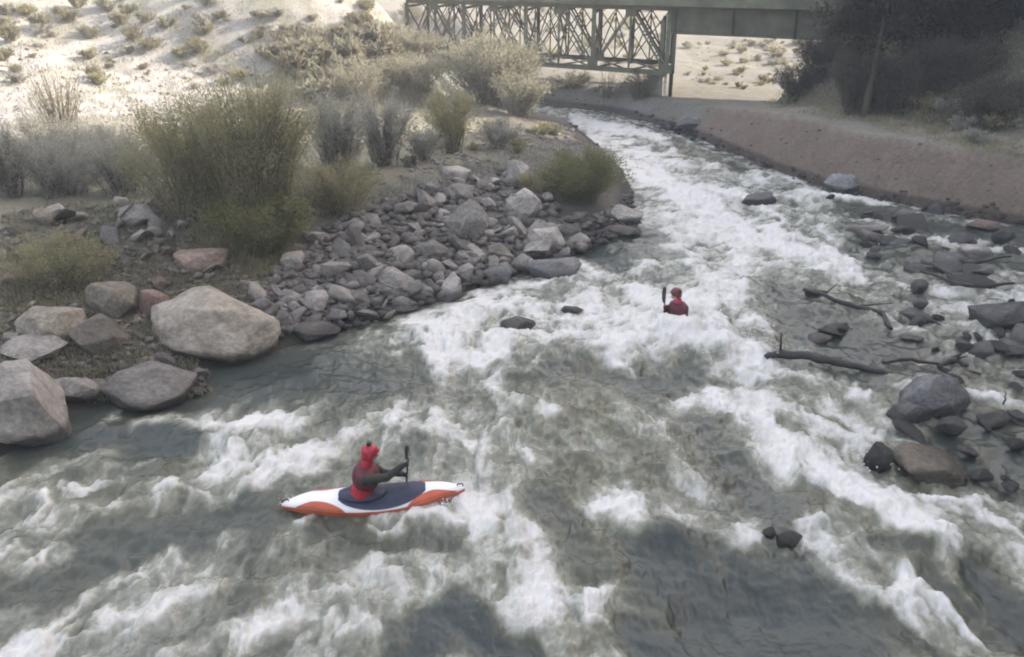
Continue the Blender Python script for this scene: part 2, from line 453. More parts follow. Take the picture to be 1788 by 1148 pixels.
FOAM_AND_SUNLIT = [  # (points, half-width px, strength)
    ([(1000, 213), (1060, 222), (1140, 240)], 9, .75), ([(1040, 235), (1120, 262), (1180, 285)], 12, .55),  # these two strokes whiten sunlit water at the bend, painted like foam
    ([(1130, 300), (1200, 330), (1180, 360)], 30, .8), ([(1190, 340), (1260, 390), (1350, 420)], 38, .95),
    ([(1230, 330), (1330, 360)], 20, .55), ([(1350, 420), (1420, 455), (1480, 465)], 26, 1.0),
    ([(1200, 390), (1180, 440), (1230, 480)], 30, .7), ([(1400, 340), (1480, 345), (1540, 350)], 9, .7),
    ([(1300, 440), (1270, 500), (1300, 540)], 34, .75),
    ([(1020, 470), (930, 490), (830, 525), (740, 560)], 16, .7), ([(1130, 455), (1020, 480)], 10, .6),
    ([(740, 560), (820, 580), (760, 605)], 24, .95), ([(800, 610), (900, 600), (980, 580)], 18, 1.0),
    ([(860, 540), (950, 545), (1040, 520)], 22, .8), ([(980, 570), (1080, 560), (1160, 560)], 26, .95),
    ([(1060, 600), (1180, 590), (1290, 612)], 28, 1.15), ([(1210, 560), (1270, 590), (1310, 622)], 22, 1.0),
    ([(1070, 625), (1110, 635)], 16, 1.0), ([(1130, 520), (1230, 520)], 26, .95), ([(1110, 570), (1190, 565), (1260, 568)], 22, 1.25), ([(1290, 470), (1330, 520)], 22, .55),
    ([(240, 738), (330, 752), (440, 740), (540, 735)], 17, .9), ([(340, 800), (430, 810), (520, 780), (600, 770)], 30, .9),
    ([(380, 790), (460, 840), (560, 800)], 18, .9), ([(560, 740), (640, 720), (760, 715)], 14, .45),
    ([(640, 740), (760, 760)], 24, .5), ([(700, 700), (860, 790), (930, 800)], 26, .42), ([(860, 660), (900, 690), (960, 720)], 14, .65),
    ([(880, 760), (950, 790)], 14, .55), ([(900, 620), (860, 640)], 10, .4),
    ([(1230, 665), (1320, 720), (1400, 800)], 20, .75), ([(1300, 690), (1400, 730), (1500, 770)], 22, .7),
    ([(1370, 780), (1470, 850), (1560, 890), (1640, 930), (1685, 975)], 34, 1.05), ([(1440, 700), (1530, 760)], 18, .55),
    ([(1500, 770), (1510, 810)], 18, .6), ([(1470, 850), (1600, 858), (1788, 880)], 12, .8), ([(1560, 870), (1700, 900), (1788, 900)], 20, .75),
    ([(1690, 900), (1740, 930), (1788, 1000)], 22, .6), ([(1650, 940), (1690, 990)], 26, .9),
    ([(1060, 880), (1120, 925), (1220, 945), (1300, 950)], 32, 1.0), ([(1180, 800), (1210, 850), (1280, 930)], 18, .6),
    ([(1290, 960), (1380, 985), (1460, 970)], 9, .55), ([(1440, 930), (1450, 970)], 20, .8),
    ([(1470, 1020), (1530, 1060), (1590, 1100)], 24, .95), ([(1590, 1010), (1560, 1050)], 20, .7), ([(1640, 1060), (1700, 1100), (1788, 1140)], 14, .5),
    ([(900, 900), (940, 960), (950, 1040)], 36, .85), ([(820, 880), (860, 960), (900, 1060)], 34, .6), ([(960, 1060), (1100, 1070), (1130, 1030)], 22, .7),
    ([(1040, 1040), (1120, 1020)], 16, .7), ([(960, 1080), (1060, 1110), (1130, 1148)], 14, .55),
    ([(620, 1040), (720, 1020), (800, 980)], 30, .55), ([(560, 900), (480, 960), (380, 1000)], 20, .35),
    ([(400, 1148), (520, 1080), (640, 1000)], 34, .6), ([(0, 1130), (120, 1060), (260, 985), (400, 925)], 13, .65), ([(60, 1148), (200, 1080), (320, 1040)], 24, .5),
    ([(0, 880), (60, 895), (110, 900)], 24, .75), ([(0, 950), (50, 985), (120, 960)], 18, .65), ([(110, 850), (200, 845), (300, 850)], 8, .6),
    ([(280, 855), (360, 845), (420, 850)], 5, .6), ([(160, 900), (250, 880), (320, 860)], 8, .5), ([(0, 830), (60, 810), (130, 800)], 12, .5),
    ([(1690, 692), (1788, 700)], 12, 1.0), ([(1600, 705), (1690, 690)], 20, .35), ([(1580, 640), (1690, 600), (1788, 610)], 8, .45),
    ([(1500, 480), (1600, 500), (1788, 515)], 9, .55), ([(1540, 560), (1640, 560), (1788, 580)], 14, .4), ([(1560, 400), (1640, 420), (1788, 430)], 10, .5),
    ([(1440, 400), (1560, 440)], 10, .45), ([(1380, 310), (1460, 340)], 10, .5), ([(1240, 290), (1330, 310)], 10, .5),
    ([(1700, 460), (1788, 470)], 10, .5), ([(1330, 640), (1500, 680)], 10, .3), ([(640, 870), (820, 900), (860, 880)], 12, .5),
    ([(640, 905), (720, 902), (800, 898)], 5, .8),
]
DARK = [
    ([(1170, 1000), (1300, 1050), (1440, 1100)], 70, 1.2), ([(1120, 1120), (1400, 1148)], 50, 1.1), ([(1200, 985), (1330, 1010)], 26, .9),
    ([(720, 1100), (800, 1050), (860, 1100)], 34, 1.1), ([(860, 1120), (920, 1148)], 28, .9), ([(1720, 990), (1770, 1060), (1788, 1110)], 36, 1.1),
    ([(1600, 1140), (1540, 1110)], 26, .7), ([(1620, 1010), (1700, 1060)], 16, .6),
    ([(380, 640), (500, 650), (640, 660)], 32, .8), ([(440, 690), (600, 640), (720, 650)], 18, .6), ([(60, 790), (200, 745), (320, 775)], 24, .9),
    ([(60, 770), (160, 720)], 20, .8), ([(230, 700), (380, 700)], 10, .6),
    ([(150, 960), (300, 920), (430, 880)], 34, .55), ([(40, 1040), (200, 990)], 26, .5), ([(420, 870), (460, 930)], 20, .4),
    ([(1360, 520), (1440, 580), (1560, 600)], 34, .7), ([(1420, 640), (1540, 650)], 14, .3), ([(1720, 730), (1788, 800)], 46, .9), ([(1640, 760), (1760, 840)], 24, .8),
    ([(1560, 640), (1700, 640)], 10, .4), ([(1000, 400), (1070, 440), (1130, 410)], 16, .8), ([(1060, 440), (1180, 450)], 8, .5),
    ([(1500, 420), (1640, 460), (1788, 460)], 14, .45), ([(1480, 360), (1600, 390), (1788, 410)], 12, .5),
    ([(1190, 260), (1300, 300)], 10, .5), ([(1200, 640), (1100, 660), (960, 650)], 16, .5), ([(1230, 740), (1300, 840), (1380, 900)], 28, .55),
    ([(960, 880), (1010, 960), (1050, 1000)], 26, .5), ([(1500, 1110), (1420, 990)], 18, .6), ([(1600, 960), (1520, 940)], 12, .5),
    ([(560, 910), (640, 940), (800, 930)], 14, .4),
]
def strokefield(X, Y, S, expo=1.0):
    out = np.zeros_like(X)
    for pts, w, a in S:
        P = segs_world(pts, w)
        if len(P) == 1: P = P * 2
        best = np.zeros_like(X)
        xs = [p[0] for p in P]; ys = [p[1] for p in P]; rx = max(p[2] for p in P) * 2.6; ry = max(p[3] for p in P) * 2.6
        sel = (X > min(xs) - rx) & (X < max(xs) + rx) & (Y > min(ys) - ry) & (Y < max(ys) + ry)
        if not sel.any(): continue
        x = X[sel]; y = Y[sel]; b = np.zeros_like(x)
        for A, B in zip(P[:-1], P[1:]):
            mx = (A[2] + B[2]) / 2; my = (A[3] + B[3]) / 2
            dx, dy = (B[0] - A[0]) / mx, (B[1] - A[1]) / my
            px_, py_ = (x - A[0]) / mx, (y - A[1]) / my
            L = dx * dx + dy * dy + 1e-9
            t = np.clip((px_ * dx + py_ * dy) / L, 0, 1)
            d = np.hypot(px_ - t * dx, py_ - t * dy)
            b = np.maximum(b, np.exp(-(d / 1.15) ** 2.4 * 0.9))
        best[sel] = b * a
        out = np.maximum(out, best)
    return out

FARK = onplane(1187, 575)        # where the far paddler sits
NEARK = onplane(652, 878)

def water_fields(X, Y):
    X0, Y0 = X, Y
    VV = 0.0
    wx = X + 0.55 * fbm(X * 0.5, Y * 0.32, 3, 101) + 0.22 * fbm(X * 1.7, Y * 1.1, 3, 111)
    wy = Y + 0.9 * fbm(X * 0.5 + 9, Y * 0.32, 3, 121) + 0.35 * fbm(X * 1.7, Y * 1.1 + 7, 3, 131)
    foam = strokefield(wx, wy, FOAM_AND_SUNLIT); foam = foam * (0.82 + 0.16 * sstep(18, 30, Y) + 0.45 * fbm(X * 1.1 + 5, Y * 0.9, 3, 177, 0.6))
    dark = strokefield(wx, wy, DARK)
    wyn = wy * 0.95 + 1.1 * np.maximum(0, wy - 17)
    b = fbm(wx * 0.45, wyn * 0.22, 3, 141)
    m = fbm(wx * 1.5, wyn * 0.75, 4, 151, 0.6)
    sgn = np.tanh((wx + 0.5) / 2.6) * (1 - sstep(17, 27, Y)); uu = wx * 0.8 + sgn * 0.62 * (wy - 14)
    vv = wyn * (0.42 + 0.25 * sstep(15, 26, Y))
    fil = ridged(uu * 1.0 + 0.5 * m, vv * 0.8 + 0.6 * m, 4, 161, 0.6)
    fine = fbm(X * 7, Y * 4.0, 3, 171, 0.6)
    thread = ridged(uu * 2.2 + m, vv * 2.0 + m, 3, 191, 0.6)
    far = sstep(16, 40, Y)
    f = 0.30 + 0.13 * far + foam * (0.74 + 0.16 * far) - dark * 1.25 + 0.66 * m * (1 - 0.6 * np.clip(dark, 0, 1)) + 0.36 * b + (0.42 * (fil - 0.45) + 0.24 * (thread - 0.5)) * (1 - 0.6 * np.clip(dark, 0, 1)) + 0.14 * fine
    silt = np.clip(0.24 + 0.6 * fbm(X * 0.35 + 40, Y * 0.2, 3, 181) - 0.25 * far + 0.3 * sstep(-6, 2, X) * (1 - sstep(14, 24, Y)), 0, 1)
    return f, dark, silt, m, fil

def build_water():
    rows = [4.2]
    while rows[-1] < 78: rows.append(rows[-1] * 1.0036)
    rows = np.array(rows)
    u = np.linspace(-1.0, 1.0, 1150); u = 0.62 * u + 0.38 * u ** 3 * 1.0
    U, Y = np.meshgrid(u * 1.15, rows)
    X = U * (Y + 1.0)
    # jitter-free grid; drop what lies well inside the banks
    ins = inpoly(X, Y, POLY); d = pdist(X, Y, [tuple(p) for p in POLY])
    keep = ins | (d < 0.7)
    f, dark, silt, m, fil = water_fields(X, Y)
    calm = sstep(0, 1.3, np.where(ins, d, 0))
    foam = sstep(0.25, 0.95, f)
    q = 1 - 0.75 * np.clip(dark, 0, 1)
    swell = 0.20 * fbm(X * 0.42 + 3, Y * 0.5, 2, 201) + 0.10 * ridged(X * 0.8 + 0.5 * m, Y * 0.8, 3, 211)
    chop = 0.11 * fbm(X * 2.2, Y * 2.0, 4, 221, 0.6) + 0.07 * ridged(X * 1.9 + m, Y * 1.6, 3, 231, 0.55)
    lump = foam * (0.10 * np.maximum(0, fbm(X * 3.5, Y * 3.2, 4, 241, 0.65)) + 0.06)
    Z = calm * (swell * (0.45 + 0.55 * q) + chop * q + lump) - 0.10
    def hump(px, py, wx, wy, h):
        c = onplane(px, py)
        return h * np.exp(-((X - c[0]) / wx) ** 2 - ((Y - c[1]) / wy) ** 2)
    Z += hump(1185, 585, 1.5, 0.5, 0.44) + hump(1090, 610, 1.0, 0.6, 0.22) + hump(1285, 612, 0.9, 0.5, 0.18)
    Z += hump(1245, 572, 0.42, 0.35, 0.30) + hump(1130, 574, 0.42, 0.35, 0.22)
    Z -= hump(1180, 655, 2.2, 0.9, 0.22)
    Z += hump(1640, 960, 0.7, 0.45, 0.22) + hump(1530, 1050, 0.5, 0.3, 0.15) + hump(1180, 930, 1.0, 0.4, 0.20) - hump(1300, 1060, 1.6, 0.8, 0.2)
    Z += hump(450, 770, 1.3, 0.5, 0.20) + hump(940, 980, 0.8, 0.7, 0.15) - hump(250, 775, 1.0, 0.4, 0.12)
    Z += hump(880, 595, 1.5, 0.5, 0.18) - hump(800, 650, 2.2, 0.7, 0.15)
    ke = ((X - NEARK[0]) / 1.5) ** 2 + ((Y - NEARK[1]) / 0.5) ** 2
    Z = Z * (1 - 0.75 * np.exp(-ke)) + 0.02 * np.exp(-ke)
    ny, nx = X.shape
    i = np.arange(nx * ny).reshape(ny, nx)
    kq = keep[:-1, :-1] & keep[:-1, 1:] & keep[1:, 1:] & keep[1:, :-1]
    Q = np.stack([i[:-1, :-1], i[:-1, 1:], i[1:, 1:], i[1:, :-1]], -1)[kq]
    used = np.zeros(nx * ny, bool); used[Q.ravel()] = True
    remap = np.cumsum(used) - 1
    V = np.stack([X, Y, Z], -1).reshape(-1, 3)[used]
    me = idxmesh('river', V, remap[Q])
    a = me.color_attributes.new('wat', 'FLOAT_COLOR', 'POINT')
    C = np.stack([np.clip(f * 0.5 + 0.25, 0, 1), np.clip(dark, 0, 1), silt, np.ones_like(f)], -1).reshape(-1, 4)[used]
    a.data.foreach_set('color', C.astype(np.float32).ravel())
    mt, nt, b = newmat('river_water')
    at = nt.nodes.new('ShaderNodeAttribute'); at.attribute_name = 'wat'
    sep = nt.nodes.new('ShaderNodeSeparateColor'); nt.links.new(at.outputs['Color'], sep.inputs[0])
    p = geopos(nt)
    mp = nt.nodes.new('ShaderNodeMapping'); mp.inputs['Scale'].default_value = (1, 0.62, 1); nt.links.new(p, mp.inputs['Vector'])
    n1 = noise(nt, mp.outputs[0], 3.0, 7, 0.62, 0.5); n2 = noise(nt, mp.outputs[0], 15, 6, 0.7, 0.3)
    ff = math_(nt, 'MULTIPLY', math_(nt, 'SUBTRACT', sep.outputs[0], 0.25), 2.0)
    qd = math_(nt, 'SUBTRACT', 0.75, math_(nt, 'MULTIPLY', sep.outputs[1], 0.6))
    ff = math_(nt, 'ADD', ff, math_(nt, 'MULTIPLY', math_(nt, 'SUBTRACT', n1, 0.5), qd))
    ff = math_(nt, 'ADD', ff, math_(nt, 'MULTIPLY', math_(nt, 'SUBTRACT', n2, 0.5), 0.30))
    fo = ramp(nt, ff, [(0.05, (0, 0, 0)), (0.35, (0.25, 0.25, 0.25)), (0.58, (0.48, 0.48, 0.48)), (0.78, (0.80, 0.80, 0.80)), (1.0, (1, 1, 1))])
    wc = mix(nt, sep.outputs[2], (0.078, 0.088, 0.080), (0.118, 0.115, 0.074))
    wc = mix(nt, sep.outputs[1], wc, (0.036, 0.048, 0.048))
    tint = ramp(nt, fo, [(0.0, (0.25, 0.265, 0.205)), (0.35, (0.36, 0.37, 0.32)), (0.65, (0.50, 0.505, 0.48)), (1.0, (0.66, 0.655, 0.645))])
    col = mix(nt, ramp(nt, fo, [(0.0, (0, 0, 0)), (0.55, (.9, .9, .9)), (1, (1, 1, 1))]), wc, tint)
    nt.links.new(col, b.inputs['Base Color'])
    nt.links.new(ramp(nt, fo, [(0, (0.09,) * 3), (0.45, (0.3,) * 3), (1, (0.85,) * 3)]), b.inputs['Roughness'])
    b.inputs['IOR'].default_value = 1.33
    n3 = noise(nt, mp.outputs[0], 4.5, 2, 0.5, 0.0)
    hgt = math_(nt, 'ADD', math_(nt, 'MULTIPLY', n3, 0.7), math_(nt, 'MULTIPLY', n2, 0.35))
    bump(nt, b, hgt, 0.4, 0.07)
    o = link('river', me, mt); tag(o, kind='structure', label='rushing whitewater river')
build_water()
# ------------------------------------------------------------------ rocks
def rock_mesh(seed, sub=3, cuts=12, flat=0.8, rough=0.05, lo=0.55, hi=0.9):
    """angular stone: hull of scattered points, edges worn, surface broken up"""
    r = random.Random(seed)
    import bmesh
    bm = bmesh.new()
    for _ in range(cuts + 9 if sub < 4 else cuts + 16):
        n = Vector((r.gauss(0, 1), r.gauss(0, 1), r.gauss(0, .8))).normalized()
        bm.verts.new(n * r.uniform(lo + .2, 1.0))
    h = bmesh.ops.convex_hull(bm, input=bm.verts[:])
    bmesh.ops.delete(bm, geom=[v for v in bm.verts if not v.link_faces], context='VERTS')
    bmesh.ops.dissolve_limit(bm, angle_limit=R(14), verts=bm.verts[:], edges=bm.edges[:])
    if sub > 2:
        bmesh.ops.bevel(bm, geom=bm.edges[:] + bm.verts[:], offset=0.055 if sub < 4 else .07, segments=1 if sub < 4 else 2, profile=.6, affect='EDGES', clamp_overlap=True)
    bmesh.ops.triangulate(bm, faces=bm.faces[:])
    if sub > 2:
        for _ in range(6 if sub > 3 else 2):
            es = [e for e in bm.edges if e.calc_length() > (.11 if sub > 3 else .42)]
            if not es: break
            bmesh.ops.subdivide_edges(bm, edges=es, cuts=1)
            bmesh.ops.triangulate(bm, faces=[f for f in bm.faces if len(f.verts) > 3])
    off = r.uniform(0, 50)
    for v in bm.verts:
        c = v.co.copy()
        a = mnoise.noise(c * 1.7 + Vector((off, 0, 0))) * rough * 1.6 + mnoise.noise(c * 5 + Vector((0, off, 0))) * rough * 0.8
        if sub > 3: a += mnoise.noise(c * 13 + Vector((0, 0, off))) * rough * 0.35
        v.co = c * (1 + a)
    bmesh.ops.recalc_face_normals(bm, faces=bm.faces[:])
    for e in bm.edges:
        if len(e.link_faces) == 2 and e.calc_face_angle(0) > R(32): e.smooth = False
    me = bpy.data.meshes.new('rock'); bm.to_mesh(me); bm.free()
    return me

def boulder(px, py, wpx, hpx, label, mat='rock', seed=None, depth=0.8, rot=0, tilt=(0, 0), cat='boulder', name='boulder',
            group=None, cuts=11, lo=0.5, hi=0.85, sink=0.3, base=None):
    """px,py is the middle of the rock in the photo, wpx/hpx its size there"""
    g = ground(px, py + hpx * 0.30)
    s = pxm(g); w = wpx / s / 2; h = hpx / s / 2 * 1.02
    me = rock_mesh(seed or int(px * 7 + py), 5 if wpx > 70 else 4, cuts, rough=0.045, lo=lo, hi=hi)
    k = 1.18
    o = link(name, me, M[mat])
    o.scale = (w * k, w * k * depth, h * k)
    o.rotation_euler = (R(tilt[0]), R(tilt[1]), R(rot))
    sink += .07 if mat in ('tan_rock', 'pale_rock', 'rock', 'pink_rock') else 0
    c = Vector((g[0], g[1] + w * depth * 0.35, g[2] + h * (1 - 2 * sink) * 0.7))
    o.location = c
    tag(o, label, cat, group); return o

B = [
    (18, 712, 200, 190, 'huge pale grey boulder with a sloping face at the bottom left waterline', 'pale_rock', dict(depth=.8, tilt=(0, 18), sink=.2, seed=5)),
    (250, 672, 165, 90, 'smooth pale whitish boulder at the waterline just right of the huge corner boulder', 'pale_rock', dict(sink=.25, seed=8)),
    (372, 566, 205, 140, 'biggest rounded tan boulder on the bank with a flat side down to the calm pool', 'tan_rock', dict(depth=.8, sink=.27, seed=27, tilt=(0, 6), lo=.68, cuts=34)),
    (425, 596, 95, 60, 'blocky tan boulder tucked against the lower right of the biggest tan boulder', 'tan_rock', dict(sink=.25)),
    (120, 682, 100, 60, 'dark grey boulder wedged between the huge corner boulder and the pale whitish one', 'rock', dict()),
    (196, 520, 90, 100, 'tall rounded tan boulder beside the reddish earth gap', 'tan_rock', dict(sink=.15)),
    (180, 588, 110, 75, 'low tan boulder leaning below the tall rounded tan one', 'tan_rock', dict(tilt=(0, 20))),
    (90, 560, 120, 80, 'mossy greenish boulder at left below the grassy patch', 'tan_rock', dict(sink=.35)),
    (345, 452, 105, 58, 'pinkish flat sided boulder above the biggest tan boulder', 'pink_rock', dict(sink=.25)),
    (262, 520, 55, 85, 'reddish brown boulder standing in the gap between the tan boulders', 'pink_rock', dict(tilt=(0, 25), sink=.3)),
    (50, 612, 120, 45, 'long low grey brown boulder above the huge corner boulder', 'rock', dict()),
    (237, 378, 70, 60, 'pale grey boulder on the terrace lip left of the big olive bush', 'pale_rock', dict()),
    (276, 352, 36, 28, 'speckled grey boulder touching the foot of the big olive bush', 'rock', dict()),
    (815, 392, 72, 82, 'upright rounded grey boulder standing in the rubble slope', 'pale_rock', dict(depth=.7, sink=.08, seed=33, hi=.95, lo=.7)),
    (915, 360, 62, 62, 'pale pointed boulder behind the upright one, nearest the green bush', 'pale_rock', dict(tilt=(0, 35), sink=.1)),
    (752, 440, 60, 42, 'flat topped light tan boulder in the middle of the rubble', 'pale_rock', dict(sink=.2)),
    (685, 485, 78, 52, 'broad grey slab boulder sloping toward the water in the rubble', 'rock', dict(tilt=(-15, 10))),
    (548, 532, 60, 48, 'light blocky boulder low in the rubble with a square face', 'pale_rock', dict(sink=.15)),
    (545, 578, 92, 34, 'long flat light boulder lying at the waterline beside the calm pool', 'rock', dict(sink=.25)),
    (490, 560, 40, 45, 'grey upright boulder between the biggest tan boulder and the light blocky one', 'rock', dict()),
    (955, 415, 66, 62, 'pale wedge boulder sloping into the river at the end of the rubble', 'pale_rock', dict(tilt=(0, 30))),
    (1000, 420, 62, 30, 'pale jagged boulder with a dark undercut at the river edge', 'pale_rock', dict(sink=.2)),
    (965, 465, 100, 50, 'low smooth purplish grey boulder slipping into the water', 'wet_rock', dict(sink=.4)),
    (1090, 375, 62, 46, 'pale broken boulder in the river in front of the green bush', 'pale_rock', dict(sink=.15)),
    (1085, 403, 70, 16, 'low flat rock under the pale broken boulder by the green bush', 'rock', dict()),
    (870, 440, 55, 40, 'brownish mossy boulder below the upright grey boulder', 'tan_rock', dict()),
    (870, 480, 62, 30, 'dark wet boulder at the waterline below the mossy one', 'wet_rock', dict()),
    (700, 530, 66, 28, 'flat dark edged boulder at the waterline where the white water begins', 'rock', dict()),
    (905, 566, 62, 30, 'dark grey rock poking out of white foam in midstream', 'dark_rock', dict(sink=.3)),
    (996, 541, 42, 12, 'small black rock barely breaking the foam left of the far paddler', 'dark_rock', dict(sink=.3)),
    (1478, 322, 74, 38, 'rounded brown grey boulder at the foot of the smooth right bank', 'wet_rock', dict(sink=.25)),
    (1328, 348, 64, 28, 'low rounded grey boulder ringed by white water upstream', 'wet_rock', dict(sink=.3)),
    (1582, 376, 44, 24, 'small whitish boulder in the shallows near the right bank', 'pale_rock', dict(sink=.2)),
    (1720, 392, 60, 24, 'pinkish boulder at the right bank waterline', 'pink_rock', dict(sink=.3)),
    (1700, 440, 76, 28, 'pale flat boulder in the right shallows', 'pale_rock', dict(sink=.3)),
    (1752, 548, 104, 60, 'broad smooth grey boulder at the right edge with a black underside', 'wet_rock', dict(sink=.25, hi=.95, lo=.7)),
    (1700, 494, 90, 22, 'dark flat debris covered rock upstream of the broad smooth boulder', 'dark_rock', dict(sink=.3)),
    (1632, 690, 120, 92, 'large smooth grey boulder in the right rapids with a dark wet foot', 'wet_rock', dict(sink=.36, hi=.95, lo=.7, depth=.6)),
    (1664, 744, 58, 36, 'black arched rock at the foot of the large smooth grey boulder', 'dark_rock', dict(sink=.2)),
    (1592, 722, 74, 40, 'dark wet rock at the left foot of the large smooth grey boulder', 'dark_rock', dict(sink=.3)),
    (1536, 800, 52, 74, 'dark upright wedge rock splitting the foam on the right', 'dark_rock', dict(sink=.2, tilt=(0, 15))),
    (1630, 812, 160, 62, 'wide brown rock just breaking the surface behind the dark wedge', 'brown_rock', dict(sink=.52)),
    (1712, 834, 44, 26, 'small black rock at the right end of the wide brown rock', 'dark_rock', dict(sink=.25)),
    (1378, 942, 46, 34, 'dark rock in the lower right rapids above the deep dark pool', 'dark_rock', dict(sink=.25)),
    (1342, 936, 28, 18, 'little dark rock touching the left of the one above the pool', 'dark_rock', dict()),
    (1776, 778, 36, 26, 'black and pale rock cut by the right picture edge', 'dark_rock', dict(sink=.15)),
    (1664, 664, 44, 18, 'dark rock just above the large smooth grey boulder', 'dark_rock', dict()),
    (1424, 512, 40, 26, 'dark grey rock at the upstream end of the sunken branch', 'dark_rock', dict()),
    (1210, 215, 60, 22, 'pile shaped grey boulder at the right bank toward the bridge', 'wet_rock', dict()),
    (500, 520, 52, 30, 'grey boulder at the left edge of the rubble under the grass', 'rock', dict()),
    (348, 655, 36, 26, 'small grey boulder right of the smooth whitish one', 'rock', dict()),
]
for px, py, wp, hp, lab, mat, kw in B: boulder(px, py, wp, hp, lab, mat, **kw)

VAR = [rock_mesh(900 + i, 3, 12, rough=0.05, lo=0.45, hi=0.85) for i in range(18)]
for me in VAR: me.polygons.foreach_set('use_smooth', [True] * len(me.polygons))
VARM = {}
def var_mesh(i, mat):
    if (i, mat) not in VARM:
        m = VAR[i].copy(); m.materials.append(M[mat]); VARM[(i, mat)] = m
    return VARM[(i, mat)]

def in_pix(poly, n, r):
    xs = [p[0] for p in poly]; ys = [p[1] for p in poly]; out = []
    P = np.array(poly, float)
    while len(out) < n:
        x = r.uniform(min(xs), max(xs)); y = r.uniform(min(ys), max(ys))
        if inpoly(np.array([x]), np.array([y]), P)[0]: out.append((x, y))
    return out

def scatter(poly, n, lo, hi, mats, label, cat, group, name, seed, power=2.0):
    r = random.Random(seed)
    for (x, y) in in_pix(poly, n, r):
        g = ground(x, y)
        if g is None: continue
        s = (lo + (hi - lo) * r.random() ** power) / pxm(g) / 2
        me = var_mesh(r.randrange(18), r.choice(mats))
        o = bpy.data.objects.new(name, me); COL.objects.link(o)
        o.scale = (s * r.uniform(.9, 1.5), s * r.uniform(.8, 1.3), s * r.uniform(.38, .9))
        o.rotation_euler = (r.uniform(-.9, .9), r.uniform(-.9, .9), r.uniform(0, 6.3))
        o.location = (g[0], g[1], g[2] + s * r.uniform(0.05, 0.45))
        tag(o, label, cat, group)

RUB = [(455, 600), (530, 580), (640, 572), (750, 532), (890, 486), (1015, 442), (1010, 400), (950, 340), (900, 300), (760, 318), (640, 365), (560, 405), (490, 455), (445, 510)]
scatter(RUB, 160, 25, 60, ['rock', 'rock', 'rock', 'pale_rock', 'pale_rock'], 'angular grey rock in the heap of rubble between the bushes and the rapids', 'rock', 'rocks of the rubble slope', 'rock', 3, 1.7)
LEFTB = [(0, 380), (60, 362), (330, 352), (340, 430), (470, 480), (450, 560), (340, 640), (370, 690), (180, 700), (90, 650), (0, 620)]
scatter([(190, 350), (330, 352), (335, 440), (250, 430)], 14, 20, 46, ['pale_rock', 'rock'], 'pale grey rock in the pile on the terrace lip left of the willow bushes', 'rock', 'rocks on the terrace lip', 'rock', 14, 1.5)
scatter(LEFTB, 44, 18, 56, ['tan_rock', 'rock', 'pale_rock', 'tan_rock', 'pink_rock'], 'tan or grey rock on the grassy slope around the big boulders at left', 'rock', 'rocks of the left slope', 'rock', 4, 2.0)
scatter([(1390, 330), (1560, 352), (1788, 400), (1788, 640), (1600, 640), (1560, 500), (1480, 400)], 22, 16, 60, ['dark_rock', 'wet_rock', 'dark_rock'], 'dark wet rock just breaking the right hand shallows', 'rock', 'rocks in the right shallows', 'rock', 5, 1.8)

def shelf(poly, n, lo, hi, label, group, seed):
    r = random.Random(seed)
    for (x, y) in in_pix(poly, n, r):
        g = onplane(x, y); s = (lo + (hi - lo) * r.random() ** 1.8) / pxm(g) / 2
        o = bpy.data.objects.new('rock', var_mesh(r.randrange(18), r.choice(['wet_rock', 'dark_rock', 'wet_rock', 'wet_rock', 'rock']))); COL.objects.link(o)
        o.scale = (s * r.uniform(1, 1.5), s * r.uniform(.8, 1.3), s * r.uniform(.28, .5)); o.rotation_euler = (r.uniform(-.3, .3), r.uniform(-.3, .3), r.uniform(0, 6.3))
        o.location = (g[0], g[1], r.uniform(-.06, .03) + s * .06); tag(o, label, 'rock', group)
shelf([(1350, 505), (1560, 555), (1788, 545), (1788, 640), (1700, 640), (1560, 600), (1400, 590)], 18, 24, 90, 'low dark wet rock of the drowned shelf between sunken branch and long log', 'rocks of the drowned shelf', 51)
shelf([(1560, 640), (1788, 640), (1788, 860), (1700, 850), (1560, 770)], 16, 22, 80, 'low dark wet rock of the drowned shelf near the large smooth grey boulder', 'rocks of the lower drowned shelf', 52)
shelf([(1440, 350), (1788, 400), (1788, 520), (1600, 490), (1480, 420)], 24, 20, 80, 'low dark wet rock of the half drowned shelf below the right bank', 'rocks of the upper drowned shelf', 53)
# finer rubble nobody could count: one object per place
def rubble(name, poly, n, lo, hi, mat, label, seed):
    r = np.random.default_rng(seed); rr = random.Random(seed)
    VV = []; QQ = []; base = 0
    src = []
    for m in VAR[:8]:
        import bmesh
    lowm = [rock_mesh(700 + i, 2, 5, rough=0.06, lo=0.45, hi=0.85) for i in range(8)]
    for m in lowm:
        v = np.empty(len(m.vertices) * 3); m.vertices.foreach_get('co', v)
        f = np.empty(len(m.polygons) * 3, np.int32); m.polygons.foreach_get('vertices', f)
        src.append((v.reshape(-1, 3), f.reshape(-1, 3)))
    for (x, y) in in_pix(poly, n, rr):
        g = ground(x, y)
        if g is None: continue
        s = (lo + (hi - lo) * rr.random() ** 2.2) / pxm(g) / 2
        v, f = src[rr.randrange(8)]
        a = rr.uniform(0, 6.28); c, q = math.cos(a), math.sin(a)
        w = v * np.array([s * rr.uniform(.8, 1.5), s * rr.uniform(.8, 1.3), s * rr.uniform(.4, .9)])
        w = np.stack([w[:, 0] * c - w[:, 1] * q, w[:, 0] * q + w[:, 1] * c, w[:, 2] + 0.3 * w[:, 0] * rr.uniform(-1, 1)], -1)
        VV.append(w + np.array([g[0], g[1], g[2] + s * 0.2])); QQ.append(f + base); base += len(v)
    me = idxmesh(name, np.concatenate(VV), np.concatenate(QQ))
    tag(link(name, me, M[mat], None, False), label, 'rubble', kind='stuff')
rubble('rubble', RUB, 2200, 8, 32, 'rock', 'small broken grey stones filling the rubble slope', 31)
